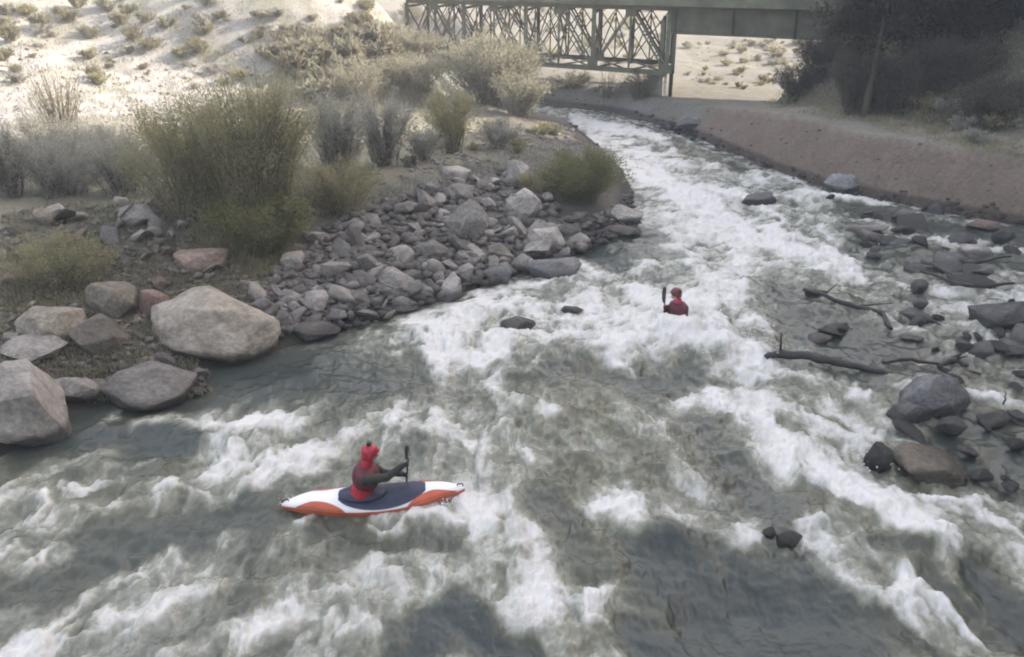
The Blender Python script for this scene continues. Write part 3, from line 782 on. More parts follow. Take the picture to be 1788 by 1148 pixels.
rubble('rubble', [(640, 330), (760, 280), (900, 230), (1000, 215), (1060, 270), (1090, 300), (950, 340), (900, 305), (740, 325)], 420, 4, 14, 'rock', 'small stones scattered on the flat behind the rubble slope', 32)
rubble('rubble', [(1000, 375), (1040, 380), (1105, 330), (1112, 400), (1030, 440), (1000, 430)], 220, 7, 24, 'rock', 'broken stones along the water under the bright green bush', 38)
rubble('rubble', LEFTB, 1500, 6, 22, 'tan_rock', 'small tan stones on the slope around the big boulders', 33)
rubble('rubble', [(1110, 196), (1180, 216), (1250, 243), (1340, 282), (1440, 317), (1550, 340), (1640, 358), (1850, 395), (1850, 408), (1640, 372), (1440, 332), (1340, 297), (1250, 259), (1180, 233), (1110, 210)], 260, 4, 15, 'dark_rock', 'dark wet stones in a ragged line along the foot of the right bank', 39)
rubble('rubble', [(-400, 380), (-20, 380), (-10, 640), (-60, 720), (-200, 760), (-420, 820)], 500, 8, 30, 'tan_rock', 'tan stones on the bank farther left', 40)
rubble('gravel', [(0, 60), (500, 120), (700, 180), (950, 160), (1100, 130), (1120, 165), (960, 195), (700, 240), (0, 215)], 500, 2, 9, 'tan_rock', 'stones scattered on the sunlit sand', 34)
rubble('gravel', [(1180, 220), (1340, 285), (1500, 330), (1788, 385), (1788, 300), (1600, 255), (1300, 195), (1130, 180)], 120, 2, 9, 'pink_rock', 'small stones scattered on the right bank', 35)
rubble('gravel', [(1340, 180), (1480, 60), (1788, 30), (1788, 280), (1600, 240)], 260, 3, 13, 'rock', 'loose stones lying on the dark right hillside', 36)
rubble('gravel', [(1200, 70), (1430, 70), (1400, 150), (1200, 165)], 160, 2, 5, 'tan_rock', 'stones on the sunlit flat beyond the bridge', 37)

# ------------------------------------------------------------------ plants
def blades(P0, D, L, W, tone, seed):
    """thin leaf quads: base points, directions, length, width"""
    r = np.random.default_rng(seed); n = len(P0)
    D = D / (np.linalg.norm(D, axis=1)[:, None] + 1e-9)
    rnd = r.normal(size=(n, 3)); S = np.cross(D, rnd); S /= (np.linalg.norm(S, axis=1)[:, None] + 1e-9)
    L = np.asarray(L)[:, None]; W = np.asarray(W)[:, None]
    mid = P0 + D * L * 0.5
    V = np.stack([P0, mid + S * W, P0 + D * L, mid - S * W], 1).reshape(-1, 3)
    return V, np.repeat(tone, 4)

def foliage_obj(name, V, tone, mat, parent=None):
    me = quadmesh(name, V, len(V) // 4)
    a = me.attributes.new('tone', 'FLOAT', 'POINT'); a.data.foreach_set('value', tone.astype(np.float32))
    return link(name, me, M[mat], parent, smooth=False)

def shrub(loc, w, d, h, label, cat='bush', mat='olive', stems=26, leaves=9000, leaf=(0.07, 0.012), upright=0.6, seed=1, group=None,
          name='shrub', clumps=None, bare=0.0, parts=True, barkmat='greybark', base=0.0):
    """many arching stems from the ground, leaf clusters along them"""
    r = np.random.default_rng(seed)
    root = empty(name, loc) if parts else None
    ends = []
    mb = MB()
    A = r.uniform(0, 2 * np.pi, stems); q = np.sqrt(r.uniform(0.02, 1, stems))
    ex = np.cos(A) * q * w / 2; ey = np.sin(A) * q * d / 2
    ez = h * np.sqrt(np.clip(1 - (q * 0.9) ** 2 * (1 - upright * 0.5), 0.1, 1)) * r.uniform(0.72, 1.06, stems)
    bx = ex * r.uniform(0.1, 0.45, stems); by = ey * r.uniform(0.1, 0.45, stems)
    t = np.linspace(0, 1, 7)
    paths = []
    for i in range(stems):
        px_ = bx[i] + (ex[i] - bx[i]) * t ** (1.1 + upright * 0.6) + 0.04 * h * np.sin(t * 5 + i) * r.normal() * 0.5
        py_ = by[i] + (ey[i] - by[i]) * t ** (1.1 + upright * 0.6) + 0.04 * h * np.cos(t * 4 + i) * r.normal() * 0.5
        pz_ = ez[i] * t ** (1.0 - 0.25 * (1 - upright))
        p = np.stack([px_, py_, pz_ - 0.05], -1); paths.append(p)
        rr = 0.006 + 0.006 * h
        if parts: mb.tube(p, [rr * (1.15 - s) for s in t], 5, False)
    paths = np.array(paths)
    # leaves along the stems and on side twigs
    n = leaves
    si = r.integers(0, stems, n); tt = base + (1 - base) * r.beta(1.7, 1.05, n)
    k = np.clip((tt * 6).astype(int), 0, 5); f = tt * 6 - k
    P = paths[si, k] * (1 - f)[:, None] + paths[si, k + 1] * f[:, None]
    T = paths[si, k + 1] - paths[si, k]
    ctw = r.integers(0, 14, n)                       # side twig clumps
    rs = np.random.default_rng(seed + 5)
    cdir = rs.normal(size=(stems * 14, 3)); cdir[:, 2] = np.abs(cdir[:, 2]) * 0.6
    cd = cdir[si * 14 + ctw]
    spread = min(w, d, h * 1.3) * 0.10
    P = P + cd * spread * r.uniform(0, 1, n)[:, None] ** 0.7 + r.normal(size=(n, 3)) * spread * 0.28
    ctone = rs.uniform(0, 1, stems * 14)[si * 14 + ctw]
    P[:, 2] = np.maximum(P[:, 2], 0.02)
    D = T / (np.linalg.norm(T, axis=1)[:, None] + 1e-9) * (0.8 + upright) + r.normal(size=(n, 3)) * 0.65
    tone = np.clip(0.25 * ctone + 0.5 * r.uniform(0, 1, n) + 0.15, 0, 1)
    V, tn = blades(P, D, leaf[0] * r.uniform(0.6, 1.5, n), leaf[1] * r.uniform(0.7, 1.4, n), tone, seed)
    if parts:
        foliage_obj('foliage', V, tn, mat, root); mb.build('stem', M[barkmat], root)
        tag(root, label, cat, group); return root
    o = foliage_obj(name, V, tn, mat); o.location = loc; tag(o, label, cat, group); return o

def shrub_px(px, pyb, wpx, hpx, label, **kw):
    g = ground(px, pyb); s = pxm(g)
    w = wpx / s; h = hpx / s * 1.05
    kw.setdefault('d', 0.8)
    d = w * kw.pop('d')
    return shrub((g[0], g[1] + d * 0.25, g[2] - 0.03), w, d, h, label, **kw)

LONG = (0.13, 0.010)
shrub_px(330, 400, 250, 215, 'big rounded olive bush, left half of the mass behind the rubble', stems=60, leaves=40000, leaf=(0.085, .011), seed=11, mat='olive')
shrub_px(450, 430, 240, 275, 'tallest olive willow bush with feathery upright tips against the bright sand', stems=80, leaves=52000, leaf=(0.09, .011), seed=12, mat='olive', upright=.9)
shrub_px(440, 460, 210, 110, 'low green willow growth at the foot of the tallest olive bush', stems=36, leaves=12000, leaf=(0.10, .014), seed=13, mat='green')
shrub_px(95, 345, 190, 110, 'pale blue grey sagebrush at the far left terrace edge', stems=44, leaves=15000, leaf=(.055, .014), seed=14, mat='sage', upright=.3)
shrub_px(205, 345, 150, 110, 'grey sagebrush left of the big olive bush', stems=44, leaves=13000, leaf=(.055, .014), seed=15, mat='sage', upright=.3)
shrub_px(10, 350, 100, 130, 'dull green sagebrush cut by the left picture edge', stems=36, leaves=9000, leaf=(.06, .014), seed=16, mat='sage', upright=.4)
shrub_px(105, 262, 110, 140, 'sparse twiggy upright bush standing against the bright sand at left', stems=60, leaves=2600, leaf=(.10, .010), seed=17, mat='olive', upright=.9)
shrub_px(60, 275, 170, 70, 'dark grey green brush row behind the sagebrush at left', stems=30, leaves=8000, leaf=(.07, .016), seed=18, mat='sage', upright=.4)
shrub_px(180, 275, 120, 60, 'low grey brush between the twiggy bush and the olive bush', stems=26, leaves=6000, leaf=(.07, .016), seed=19, mat='sage', upright=.4)
shrub_px(588, 330, 120, 160, 'grey green bush right of the tallest olive bush', stems=44, leaves=12000, leaf=(.09, .015), seed=20, mat='sage', upright=.6)
shrub_px(668, 295, 110, 130, 'second grey green bush in the row with spiky tips', stems=44, leaves=10000, leaf=(.10, .014), seed=22, mat='sage', upright=.8)
shrub_px(590, 385, 170, 100, 'low dull green brush above the left part of the rubble', stems=30, leaves=9000, leaf=(.08, .015), seed=23, mat='olive', upright=.4)
shrub_px(790, 270, 115, 110, 'dark green spiky bush in front of the yellow willow', stems=44, leaves=9000, leaf=(.11, .014), seed=24, mat='olive', upright=.8)
shrub_px(735, 285, 90, 60, 'small grey bush left of the dark spiky one', stems=24, leaves=4500, leaf=(.09, .015), seed=25, mat='sage', upright=.5)
shrub_px(870, 262, 100, 50, 'low grey green brush right of the dark spiky bush', stems=24, leaves=4500, leaf=(.09, .015), seed=26, mat='sage', upright=.5)
shrub_px(855, 188, 190, 112, 'large sunlit yellow green willow bush in front of the bridge truss', stems=90, leaves=20000, leaf=(.20, .022), seed=27, mat='straw', upright=.7)
shrub_px(905, 205, 110, 75, 'small sunlit willow at the right foot of the large yellow one', stems=40, leaves=6000, leaf=(.16, .02), seed=28, mat='straw', upright=.6)
shrub_px(715, 170, 150, 70, 'sunlit straw coloured bush left of the large yellow willow', stems=50, leaves=9000, leaf=(.15, .02), seed=29, mat='straw', upright=.6)
shrub_px(725, 100, 110, 40, 'straw bush at the foot of the embankment by the left end of the truss', stems=44, leaves=7000, leaf=(.16, .02), seed=50, mat='straw', upright=.6)
shrub_px(800, 118, 110, 45, 'pale green bush just under the truss beside the large yellow willow', stems=44, leaves=7000, leaf=(.16, .02), seed=51, mat='straw', upright=.6)
shrub_px(620, 185, 130, 70, 'pale straw bush on the sunlit sand above the grey green row', stems=44, leaves=6000, leaf=(.14, .018), seed=30, mat='straw', upright=.6)
shrub_px(1015, 365, 175, 90, 'rounded bright green bush at the river edge beside the pale broken boulder', stems=60, leaves=17000, leaf=(.09, .016), seed=41, mat='green', upright=.5)
shrub_px(935, 350, 90, 50, 'brownish brush joined to the left of the bright green bush', stems=24, leaves=5000, leaf=(.08, .014), seed=42, mat='olive', upright=.4)
shrub_px(100, 525, 190, 105, 'low mossy green bush among the tan boulders at left', stems=36, leaves=12000, leaf=(.06, .012), seed=43, mat='olive', upright=.4)
shrub_px(1060, 182, 60, 62, 'bare dark branching bush on the bright bank under the truss', stems=18, leaves=300, leaf=(.10, .012), seed=44, mat='drygrass', upright=.6, barkmat='bark')
shrub_px(1120, 178, 80, 50, 'pale dry bush in front of the bridge pier', stems=30, leaves=3500, leaf=(.12, .018), seed=45, mat='drygrass', upright=.5)
shrub_px(1000, 160, 90, 32, 'low dry brush on the bright bank left of the bare bush', stems=24, leaves=2600, leaf=(.12, .018), seed=46, mat='drygrass', upright=.5)
# small scrub on the hillsides: each plant its own object
shrub_px(-120, 350, 200, 120, 'grey sagebrush beyond the left end of the terrace', stems=40, leaves=9000, leaf=(.06, .014), seed=56, mat='sage', upright=.4)
shrub_px(-300, 360, 190, 150, 'olive bush beyond the left end of the terrace', stems=50, leaves=12000, leaf=(.11, .015), seed=57, mat='olive', upright=.6)
shrub_px(1500, 205, 120, 120, 'dark brown brush round the trunk by the path', stems=50, leaves=12000, leaf=(.14, .022), seed=52, mat='darkbrush', upright=.5)
shrub_px(1610, 200, 150, 130, 'dark brown thicket in the middle of the right hillside', stems=50, leaves=14000, leaf=(.14, .022), seed=53, mat='darkbrush', upright=.5)
shrub_px(1440, 140, 100, 80, 'dark brush under the right end of the girder', stems=40, leaves=9000, leaf=(.14, .022), seed=54, mat='darkbrush', upright=.5)
shrub_px(1690, 160, 140, 90, 'dark thicket below the darkest tree on the right', stems=44, leaves=10000, leaf=(.14, .022), seed=55, mat='darkbrush', upright=.5)
def scrub_variants():
    out = []
    for i, (mt, lf) in enumerate([('sage', (.16, .03)), ('straw', (.18, .03)), ('olive', (.16, .03)), ('drygrass', (.2, .025))]):
        for j in range(2):
            o = shrub((0, 0, 0), 1.3, 1.3, .75, None, mat=mt, stems=14, leaves=700, leaf=lf, seed=60 + i * 2 + j, parts=False, name='scrub_bush', upright=.4)
            out.append(o)
    return out
SV = scrub_variants(); used_sv = set()
def scrub(poly, n, smin, smax, which, label, group, seed):
    r = random.Random(seed)
    for (x, y) in in_pix(poly, n, r):
        g = ground(x, y)
        if g is None: continue
        src = SV[r.choice(which)]
        if src.name in used_sv: o = src.copy(); COL.objects.link(o)
        else: o = src; used_sv.add(src.name)
        s = r.uniform(smin, smax) / pxm(g) / 1.3
        o.location = (g[0], g[1], g[2] - 0.03); o.rotation_euler = (0, 0, r.uniform(0, 6.28)); o.scale = (s, s, s * r.uniform(.7, 1.2))
        tag(o, label, 'bush', group)
scrub([(0, 0), (720, 0), (720, 60), (500, 90), (0, 110)], 60, 14, 46, [0, 1, 2, 3, 4, 6, 7], 'small grey or straw tuft bush dotted over the upper left hillside', 'scrub on the upper left hillside', 71)
scrub([(0, 110), (460, 80), (440, 150), (0, 190)], 16, 14, 42, [0, 5, 6, 7], 'small dry tuft bush on the brightest sand at left', 'scrub on the bright sand', 72)
scrub([(470, 60), (720, 40), (720, 150), (560, 190), (470, 130)], 60, 24, 70, [2, 3, 6, 7, 3], 'straw coloured tuft bush on the slope left of the bridge', 'scrub left of the bridge', 73)
scrub([(1195, 68), (1430, 70), (1400, 130), (1330, 160), (1200, 150)], 70, 8, 24, [0, 1, 2, 3, 4, 5], 'tiny bush on the sunlit flat seen through the bridge opening', 'scrub beyond the bridge', 74)
scrub([(740, 0), (1160, 0), (1160, 120), (960, 120), (740, 60)], 60, 12, 34, [0, 1, 4, 5, 2], 'tiny bush on the slope seen through the bridge truss', 'scrub behind the truss', 75)
scrub([(1340, 185), (1450, 80), (1788, 100), (1788, 270), (1620, 240)], 22, 22, 70, [4, 5, 4, 5, 0], 'dull grey green bush on the shaded right hillside', 'scrub on the right hillside', 76)
scrub([(540, 270), (700, 250), (950, 215), (1000, 240), (900, 300), (700, 320), (560, 380)], 26, 16, 46, [0, 1, 4, 5, 7], 'low dull tuft bush on the shaded flat behind the rubble', 'scrub on the shaded flat', 77)
for s_ in SV:
    if s_.name not in used_sv: bpy.data.objects.remove(s_)

def grass(name, poly, n, L, mat, label, seed, clump=0.12):
    rr = random.Random(seed); r = np.random.default_rng(seed); P = []
    for (x, y) in in_pix(poly, n, rr):
        g = ground(x, y)
        if g is not None: P.append(g)
    P = np.array(P); k = 14
    B0 = np.repeat(P, k, 0); m = len(B0)
    B0 = B0 + np.stack([r.normal(size=m) * clump, r.normal(size=m) * clump, np.full(m, -0.03)], -1)
    D = np.stack([r.normal(size=m) * .5, r.normal(size=m) * .5, np.ones(m)], -1)
    V, tn = blades(B0, D, L * r.uniform(.5, 1.5, m), 0.008 + 0.0 * r.uniform(size=m) + L * 0.035, np.clip(np.repeat(r.uniform(0, 1, len(P)), k) * .6 + r.uniform(0, .4, m), 0, 1), seed)
    o = foliage_obj(name, V, tn, mat); tag(o, label, 'grass', kind='stuff')
grass('grass', LEFTB, 1500, 0.14, 'drygrass', 'short dry and mossy grass between the boulders on the left slope', 81)
grass('grass', [(0, 430), (170, 430), (240, 520), (100, 560), (0, 560)], 500, 0.14, 'olive', 'green mossy grass patch at left', 82)
grass('grass', [(330, 400), (540, 400), (520, 450), (440, 490), (350, 450)], 600, 0.16, 'olive', 'green grass under the willow bushes', 83)
grass('grass', [(0, 345), (0, 250), (540, 250), (560, 380), (700, 320), (950, 250), (1060, 260), (1090, 320), (900, 300), (640, 370), (330, 352)], 1500, 0.2, 'sage', 'dull grass on the shaded terrace', 84)
grass('grass', [(0, 0), (730, 0), (940, 180), (700, 220), (0, 210)], 900, 0.22, 'drygrass', 'thin dry grass over the sunlit hillside', 85, .3)
grass('grass', [(480, 60), (720, 40), (760, 180), (600, 210), (500, 160)], 2600, 0.34, 'straw', 'pale straw grass left of the bridge', 86, .3)
grass('grass', [(1340, 185), (1460, 60), (1788, 60), (1788, 285), (1620, 245)], 1000, 0.22, 'olive', 'dull grass on the shaded right hillside', 87, .2)

# dark trees at top right
def tree(loc, h, w, label, seed, mat='darkleaf', leaves=16000, trunk_r=.16, clear=.25, leaf=(.22, .05), name='tree', cat='tree', group=None, lean=(0, 0)):
    r = np.random.default_rng(seed); rr = random.Random(seed)
    root = empty(name, loc); mb = MB()
    tp = [Vector((lean[0] * t + .12 * math.sin(3 * t + seed), lean[1] * t + .1 * math.cos(4 * t), h * .9 * t - .3 * (t == 0))) for t in (0, .2, .4, .6, .8, 1)]
    mb.tube(tp, [trunk_r * (1.2 - t) for t in (0, .2, .4, .6, .8, 1)], 8)
    limbs = MB(); tips = []
    for i in range(26):
        t = clear + (1 - clear) * (i / 26); k = min(int(t * 5), 4); f = t * 5 - k
        b = tp[k].lerp(tp[k + 1], f); a = rr.uniform(0, 6.28); q = w / 2 * (1.05 - .55 * abs(t - .45) * 2) * rr.uniform(.6, 1.1)
        e = b + Vector((math.cos(a) * q, math.sin(a) * q, q * rr.uniform(.1, .7)))
        m = b.lerp(e, .5) + Vector((0, 0, .12 * q))
        limbs.tube([b, m, e], [trunk_r * .34, trunk_r * .2, trunk_r * .06], 6); tips += [(b, m, e)]
        for j in range(3):
            s = m.lerp(e, rr.uniform(0, .8)); e2 = s + Vector((rr.gauss(0, .3) * q, rr.gauss(0, .3) * q, rr.uniform(0, .5) * q))
            limbs.tube([s, e2], [trunk_r * .1, trunk_r * .03], 5); tips.append((s, s.lerp(e2, .5), e2))
    T = np.array([[list(p) for p in tr] for tr in tips])
    n = leaves; i = r.integers(0, len(T), n); t = r.beta(2, 1, n)[:, None]
    P = T[i, 0] * (1 - t) + T[i, 2] * t + r.normal(size=(n, 3)) * w * .055
    tone = np.clip(np.random.default_rng(seed + 1).uniform(0, 1, len(T))[i] * .5 + r.uniform(0, .5, n), 0, 1)
    V, tn = blades(P, r.normal(size=(n, 3)), leaf[0] * r.uniform(.6, 1.4, n), leaf[1] * r.uniform(.7, 1.4, n), tone, seed)
    foliage_obj('crown', V, tn, mat, root); tk = mb.build('trunk', M['bark'], root, True); limbs.build('limb', M['bark'], tk, True)
    tag(root, label, cat, group); return root
def tree_px(px, pyb, h, w, label, seed, **kw):
    g = ground(px, pyb); return tree((g[0], g[1], g[2] - .1), h, w, label, seed, **kw)
tree_px(1512, 205, 6.5, 4.2, 'dark bushy tree with a bare straight trunk standing beside the path at the hill foot', 301, clear=.5, leaves=16000)
tree_px(1482, 95, 4.5, 4.6, 'dark tree hiding the right end of the bridge girder', 302, clear=.1, leaves=16000)
tree_px(1590, 110, 5.5, 5.0, 'dark leafy tree on the hillside right of the trunk by the path', 303, clear=.1, leaves=20000)
tree_px(1690, 90, 5.0, 5.2, 'darkest tree at the top right of the shaded hillside', 304, clear=.08, leaves=20000)
tree_px(1775, 45, 4.5, 4.6, 'dark tree cut by the upper right picture corner', 305, clear=.08, leaves=16000)
shrub_px(1740, 225, 150, 80, 'dark brown brush clump low on the right hillside', stems=40, leaves=9000, leaf=(.12, .02), seed=47, mat='darkbrush', upright=.4)
shrub_px(1560, 205, 130, 60, 'brown brush right of the trunk by the path', stems=40, leaves=7000, leaf=(.12, .02), seed=48, mat='darkbrush', upright=.4)
shrub_px(1400, 175, 110, 55, 'dull brush on the nose of the right hillside', stems=36, leaves=6000, leaf=(.12, .02), seed=49, mat='darkbrush', upright=.4)

# ------------------------------------------------------------------ driftwood
def wood(name, pts, rad, label, extra=(), cat='driftwood'):
    mb = MB(); r = random.Random(len(pts) * 31 + int(pts[0][0] * 9))
    P = []; RR = []
    for i in range(len(pts) - 1):
        for k in range(5):
            t = k / 5; P.append(Vector(pts[i]).lerp(Vector(pts[i + 1]), t) + Vector((r.gauss(0, .012), r.gauss(0, .012), r.gauss(0, .012)))); RR.append((rad[i] * (1 - t) + rad[i + 1] * t) * r.uniform(.86, 1.14))
    P.append(Vector(pts[-1])); RR.append(rad[-1])
    mb.tube(P, RR, 10)
    for a, b, ra, rb in extra: mb.tube([a, Vector(a).lerp(Vector(b), .5) + Vector((r.gauss(0, .02), 0, .01)), b], [ra, (ra + rb) / 2, rb], 8)
    o = mb.build(name, M['wetwood'], None, True); tag(o, label, cat); return o
def wp(px, py, z): p = onplane(px, py, z); return (p[0], p[1], z)
b0 = wp(1362, 618, .12)
wood('driftwood_log', [wp(1338, 624, .08), b0, wp(1430, 626, .16), wp(1500, 640, .12), wp(1565, 658, .0)], [.06, .10, .09, .08, .045],
     'long dark waterlogged log lying in the rapids with one short branch sticking up',
     [(b0, (b0[0] - .03, b0[1], .62), .035, .02), (wp(1400, 622, .14), wp(1470, 626, .2), .03, .012)])
wood('driftwood_branch', [wp(1405, 505, .2), wp(1470, 528, .16), wp(1540, 548, .12), wp(1556, 575, .0)], [.05, .06, .06, .05],
     'dark crooked branch half sunk upstream of the long log', [(wp(1500, 535, .15), wp(1560, 530, .32), .03, .012), (wp(1440, 515, .15), wp(1462, 496, .4), .025, .01)])
wood('driftwood_branch', [wp(1640, 452, .12), wp(1700, 460, .14), wp(1765, 448, .2)], [.04, .05, .03],
     'thin dark branch lying by the pale flat boulder in the right shallows', [(wp(1700, 460, .14), wp(1735, 447, .34), .02, .008)])
wood('driftwood_branch', [wp(1540, 632, .05), wp(1580, 628, .12), wp(1640, 636, .08)], [.04, .05, .03], 'short dark stick above the large smooth grey boulder')
wood('driftwood_branch', [wp(1640, 640, .1), wp(1668, 628, .2), wp(1690, 640, .12)], [.05, .07, .04], 'dark stub of wood right of the short stick', [(wp(1668, 628, .2), wp(1690, 622, .45), .03, .01)])
wood('twig', [wp(1752, 706, .02), wp(1756, 694, .2), wp(1754, 684, .42)], [.02, .015, .01], 'thin dark twig standing in the white patch at the right edge', cat='twig')
wood('driftwood_branch', [wp(1600, 470, .05), wp(1690, 500, .2), wp(1770, 495, .15)], [.03, .06, .04], 'dark branch caught on the debris covered rock', [(wp(1700, 500, .2), wp(1720, 482, .4), .02, .01), (wp(1660, 490, .15), wp(1650, 476, .35), .02, .01)])

# ------------------------------------------------------------------ bridge
def build_bridge():
    Pm = atY(1163, 60, 53.5)                 # pier line
    Y0 = 52.8; A = Vector(atY(1163, 128, Y0)); dirv = Vector((0.82, -0.57, 0)).normalized(); nrm = Vector((dirv.y, -dirv.x, 0))  # toward camera
    if nrm.y > 0: nrm = -nrm
    zb = A.z; O = Vector((A.x, A.y, 0))
    ztop = atY(1163, 14, Y0).z
    zdeck = ztop + .35
    root = empty('road_bridge', (O.x, O.y, 0)); root.rotation_euler = (0, 0, math.atan2(dirv.y, dirv.x))
    # local frame: +x along the bridge to the right, -y toward the camera
    S = M['steel']; S2 = M['steel2']
    hb = ztop - zb; W = 5.2
    # pixel -> local x on the near truss plane
    def lx(px):
        d = ray(px, 60); n = (nrm.x, nrm.y); c = O.x * nrm.x + O.y * nrm.y
        t = c / (d[0] * nrm.x + d[1] * nrm.y); X = d[0] * t; Y = d[1] * t
        return (X - O.x) * dirv.x + (Y - O.y) * dirv.y
    half = -(lx(1028) - lx(1158)) / 2
    half = max(half, 2.0)
    n = 8
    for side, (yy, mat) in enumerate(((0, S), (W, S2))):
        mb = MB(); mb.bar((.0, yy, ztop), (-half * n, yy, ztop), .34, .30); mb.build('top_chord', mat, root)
        mb = MB(); mb.bar((.0, yy, zb), (-half * n, yy, zb), .34, .26)
        mb.box((-half * n / 2, yy - .19, zb + .15), (half * n, .05, .03)); mb.build('bottom_chord', mat, root)
        for i in range(n + 1):
            x = -half * i
            if i % 1 == 0:
                mb = MB()
                if i % 2 == 0: mb.bar((x, yy, zb + .12), (x, yy, ztop - .14), .28, .22)
                else: mb.bar((x, yy, zb + .12), (x, yy, ztop - .14), .13, .12)
                mb.build('vertical', mat, root)
            if i < n:
                a, b = ((x, yy, zb + .1), (x - half, yy, ztop - .1)) if i % 2 == 0 else ((x, yy, ztop - .1), (x - half, yy, zb + .1))
                up = i % 2 == 0
                mb = MB()
                if up:   # paired flanges with battens, the light falls on the edges
                    for o_ in (-.13, .13): mb.bar((a[0] + o_, a[1], a[2]), (b[0] + o_, b[1], b[2]), .12, .12, (0, 1, 0))
                    for k in range(6):
                        t = (k + .5) / 6; c = Vector(a).lerp(Vector(b), t); mb.box(c, (.30, .05, .10))
                else:
                    for o_ in (-.08, .08): mb.bar((a[0] + o_, a[1], a[2]), (b[0] + o_, b[1], b[2]), .05, .08, (0, 1, 0))
                mb.build('diagonal', mat, root)
        for i in range(n + 1):
            mb = MB(); x = -half * i; z = zb + .25 if i % 2 == 0 else ztop - .27
            mb.box((x, yy - .185, z), (.7, .03, .5)); mb.build('gusset_plate', mat, root)
    # sway frames and lateral bracing
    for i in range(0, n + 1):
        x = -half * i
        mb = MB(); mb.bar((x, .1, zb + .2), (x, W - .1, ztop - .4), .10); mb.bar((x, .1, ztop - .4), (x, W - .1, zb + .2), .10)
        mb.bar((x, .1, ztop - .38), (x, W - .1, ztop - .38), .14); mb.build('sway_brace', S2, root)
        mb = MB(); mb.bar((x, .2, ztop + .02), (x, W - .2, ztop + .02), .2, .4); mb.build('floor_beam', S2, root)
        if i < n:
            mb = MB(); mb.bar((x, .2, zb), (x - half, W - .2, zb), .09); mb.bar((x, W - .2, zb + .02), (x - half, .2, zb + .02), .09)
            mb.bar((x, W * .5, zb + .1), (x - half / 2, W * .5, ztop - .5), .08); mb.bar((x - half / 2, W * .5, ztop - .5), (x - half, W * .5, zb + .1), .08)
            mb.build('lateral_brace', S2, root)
        # lattice panels bolted between the trusses
        if i < n:
            mb = MB()
            for k in range(2):
                xa = x - half * k / 2; xc = xa - half / 2
                for zz0, zz1 in ((zb + .2, (zb + ztop) / 2), ((zb + ztop) / 2, ztop - .3)):
                    mb.bar((xa, W * .72, zz0), (xc, W * .72, zz1), .07); mb.bar((xa, W * .72, zz1), (xc, W * .72, zz0), .07)
                mb.bar((xa, W * .72, zb), (xa, W * .72, ztop), .09)
            mb.build('lattice_panel', S2, root)
    for k in range(5):
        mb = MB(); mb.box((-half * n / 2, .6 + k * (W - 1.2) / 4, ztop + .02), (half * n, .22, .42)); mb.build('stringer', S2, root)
    # right hand plate girder span
    Lg = lx(1440) + 7.0
    zg1 = ztop + .02; zg0 = atY(1195, 57, Y0).z
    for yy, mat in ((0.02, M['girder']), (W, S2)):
        mb = MB(); mb.box((Lg / 2 + .12, yy, (zg0 + zg1) / 2), (Lg, .05, zg1 - zg0))
        mb.box((Lg / 2 + .12, yy, zg0 - .03), (Lg, .42, .06)); mb.box((Lg / 2 + .12, yy, zg1 + .03), (Lg, .42, .06))
        k = 0
        while k * 3.4 < Lg: mb.box((.3 + k * 3.4, yy - .11, (zg0 + zg1) / 2), (.035, .16, zg1 - zg0 - .002)); k += 1
        mb.build('plate_girder', mat, root)
    mb = MB()
    for k in range(7): mb.bar((.5 + k * 2, .1, zg0 + .4), (.5 + k * 2, W - .1, zg0 + .4), .14, .5)
    mb.build('cross_girder', S2, root)
    # deck
    L0 = -half * n - 3
    mb = MB(); mb.box(((L0 + Lg + 4) / 2, W / 2, zdeck + .14), (Lg + 4 - L0, W + 1.8, .26)); dk = mb.build('deck', M['concrete'], root)
    mb = MB(); mb.box(((L0 + Lg + 4) / 2, -.93, zdeck + .02), (Lg + 4 - L0, .08, .5)); mb.box(((L0 + Lg + 4) / 2, W + .93, zdeck + .02), (Lg + 4 - L0, .08, .5)); mb.build('edge_beam', M['girder'], root)
    mb = MB()
    for yy in (-.8, W + .8):
        x = L0 + 1
        while x < Lg + 3: mb.box((x, yy, zdeck + .77), (.1, .1, 1.0)); x += 2.0
        for z in (.75, 1.2): mb.box(((L0 + Lg + 4) / 2, yy - .07, zdeck + z), (Lg + 4 - L0 - .4, .05, .14))
    mb.build('guard_rail', S2, root)
    # pier
    gz = hz(O.x, O.y) - .5
    for i, (dx, yy, wd) in enumerate(((-.38, .25, .26), (.02, .25, .16), (.38, .25, .26), (-.3, W - .2, .26), (.3, W - .2, .26))):
        mb = MB(); mb.box((dx, yy, (zg0 + .6 + zb + .1) / 2), (wd, wd, zg0 + .6 - zb - .1)); mb.build('pier_column', S if yy < 1 else S2, root)
    for dx, mat, rr in ((-.02, M['whitepipe'], .09), (.34, M['black'], .13)):
        mb = MB(); mb.tube([(dx, .2, gz), (dx, .2, zb + .1)], rr, 10); mb.box((dx, .2, zb + .06), (.34, .34, .1)); mb.build('bearing_post', mat, root)
    mb = MB(); mb.box((-.65, W / 2 + .4, gz + (zb - .14 - gz) / 2), (.95, W + .3, zb - .14 - gz)); mb.box((-.65, W / 2 + .4, zb - .2), (1.1, W + .5, .14)); mb.build('pier_block', M['concrete'], root)
    mb = MB(); mb.box((Lg + .6, W / 2, zg0 - 1.6), (1.2, W + 1.5, 3.1)); mb.build('abutment', M['concrete'], root)
    # the bridge crosses on the skew: shear every part in plan so the pier runs with the river
    sgt = Vector((O.x, O.y, 0)).normalized(); aa = sgt.dot(dirv); bb = sgt.dot(-nrm); sk = aa / bb
    for c in root.children:
        for v in c.data.vertices: v.co.x += sk * v.co.y
    tag(root, 'dull green steel road bridge over the river, truss span left and plate girder span right', 'bridge')
build_bridge()
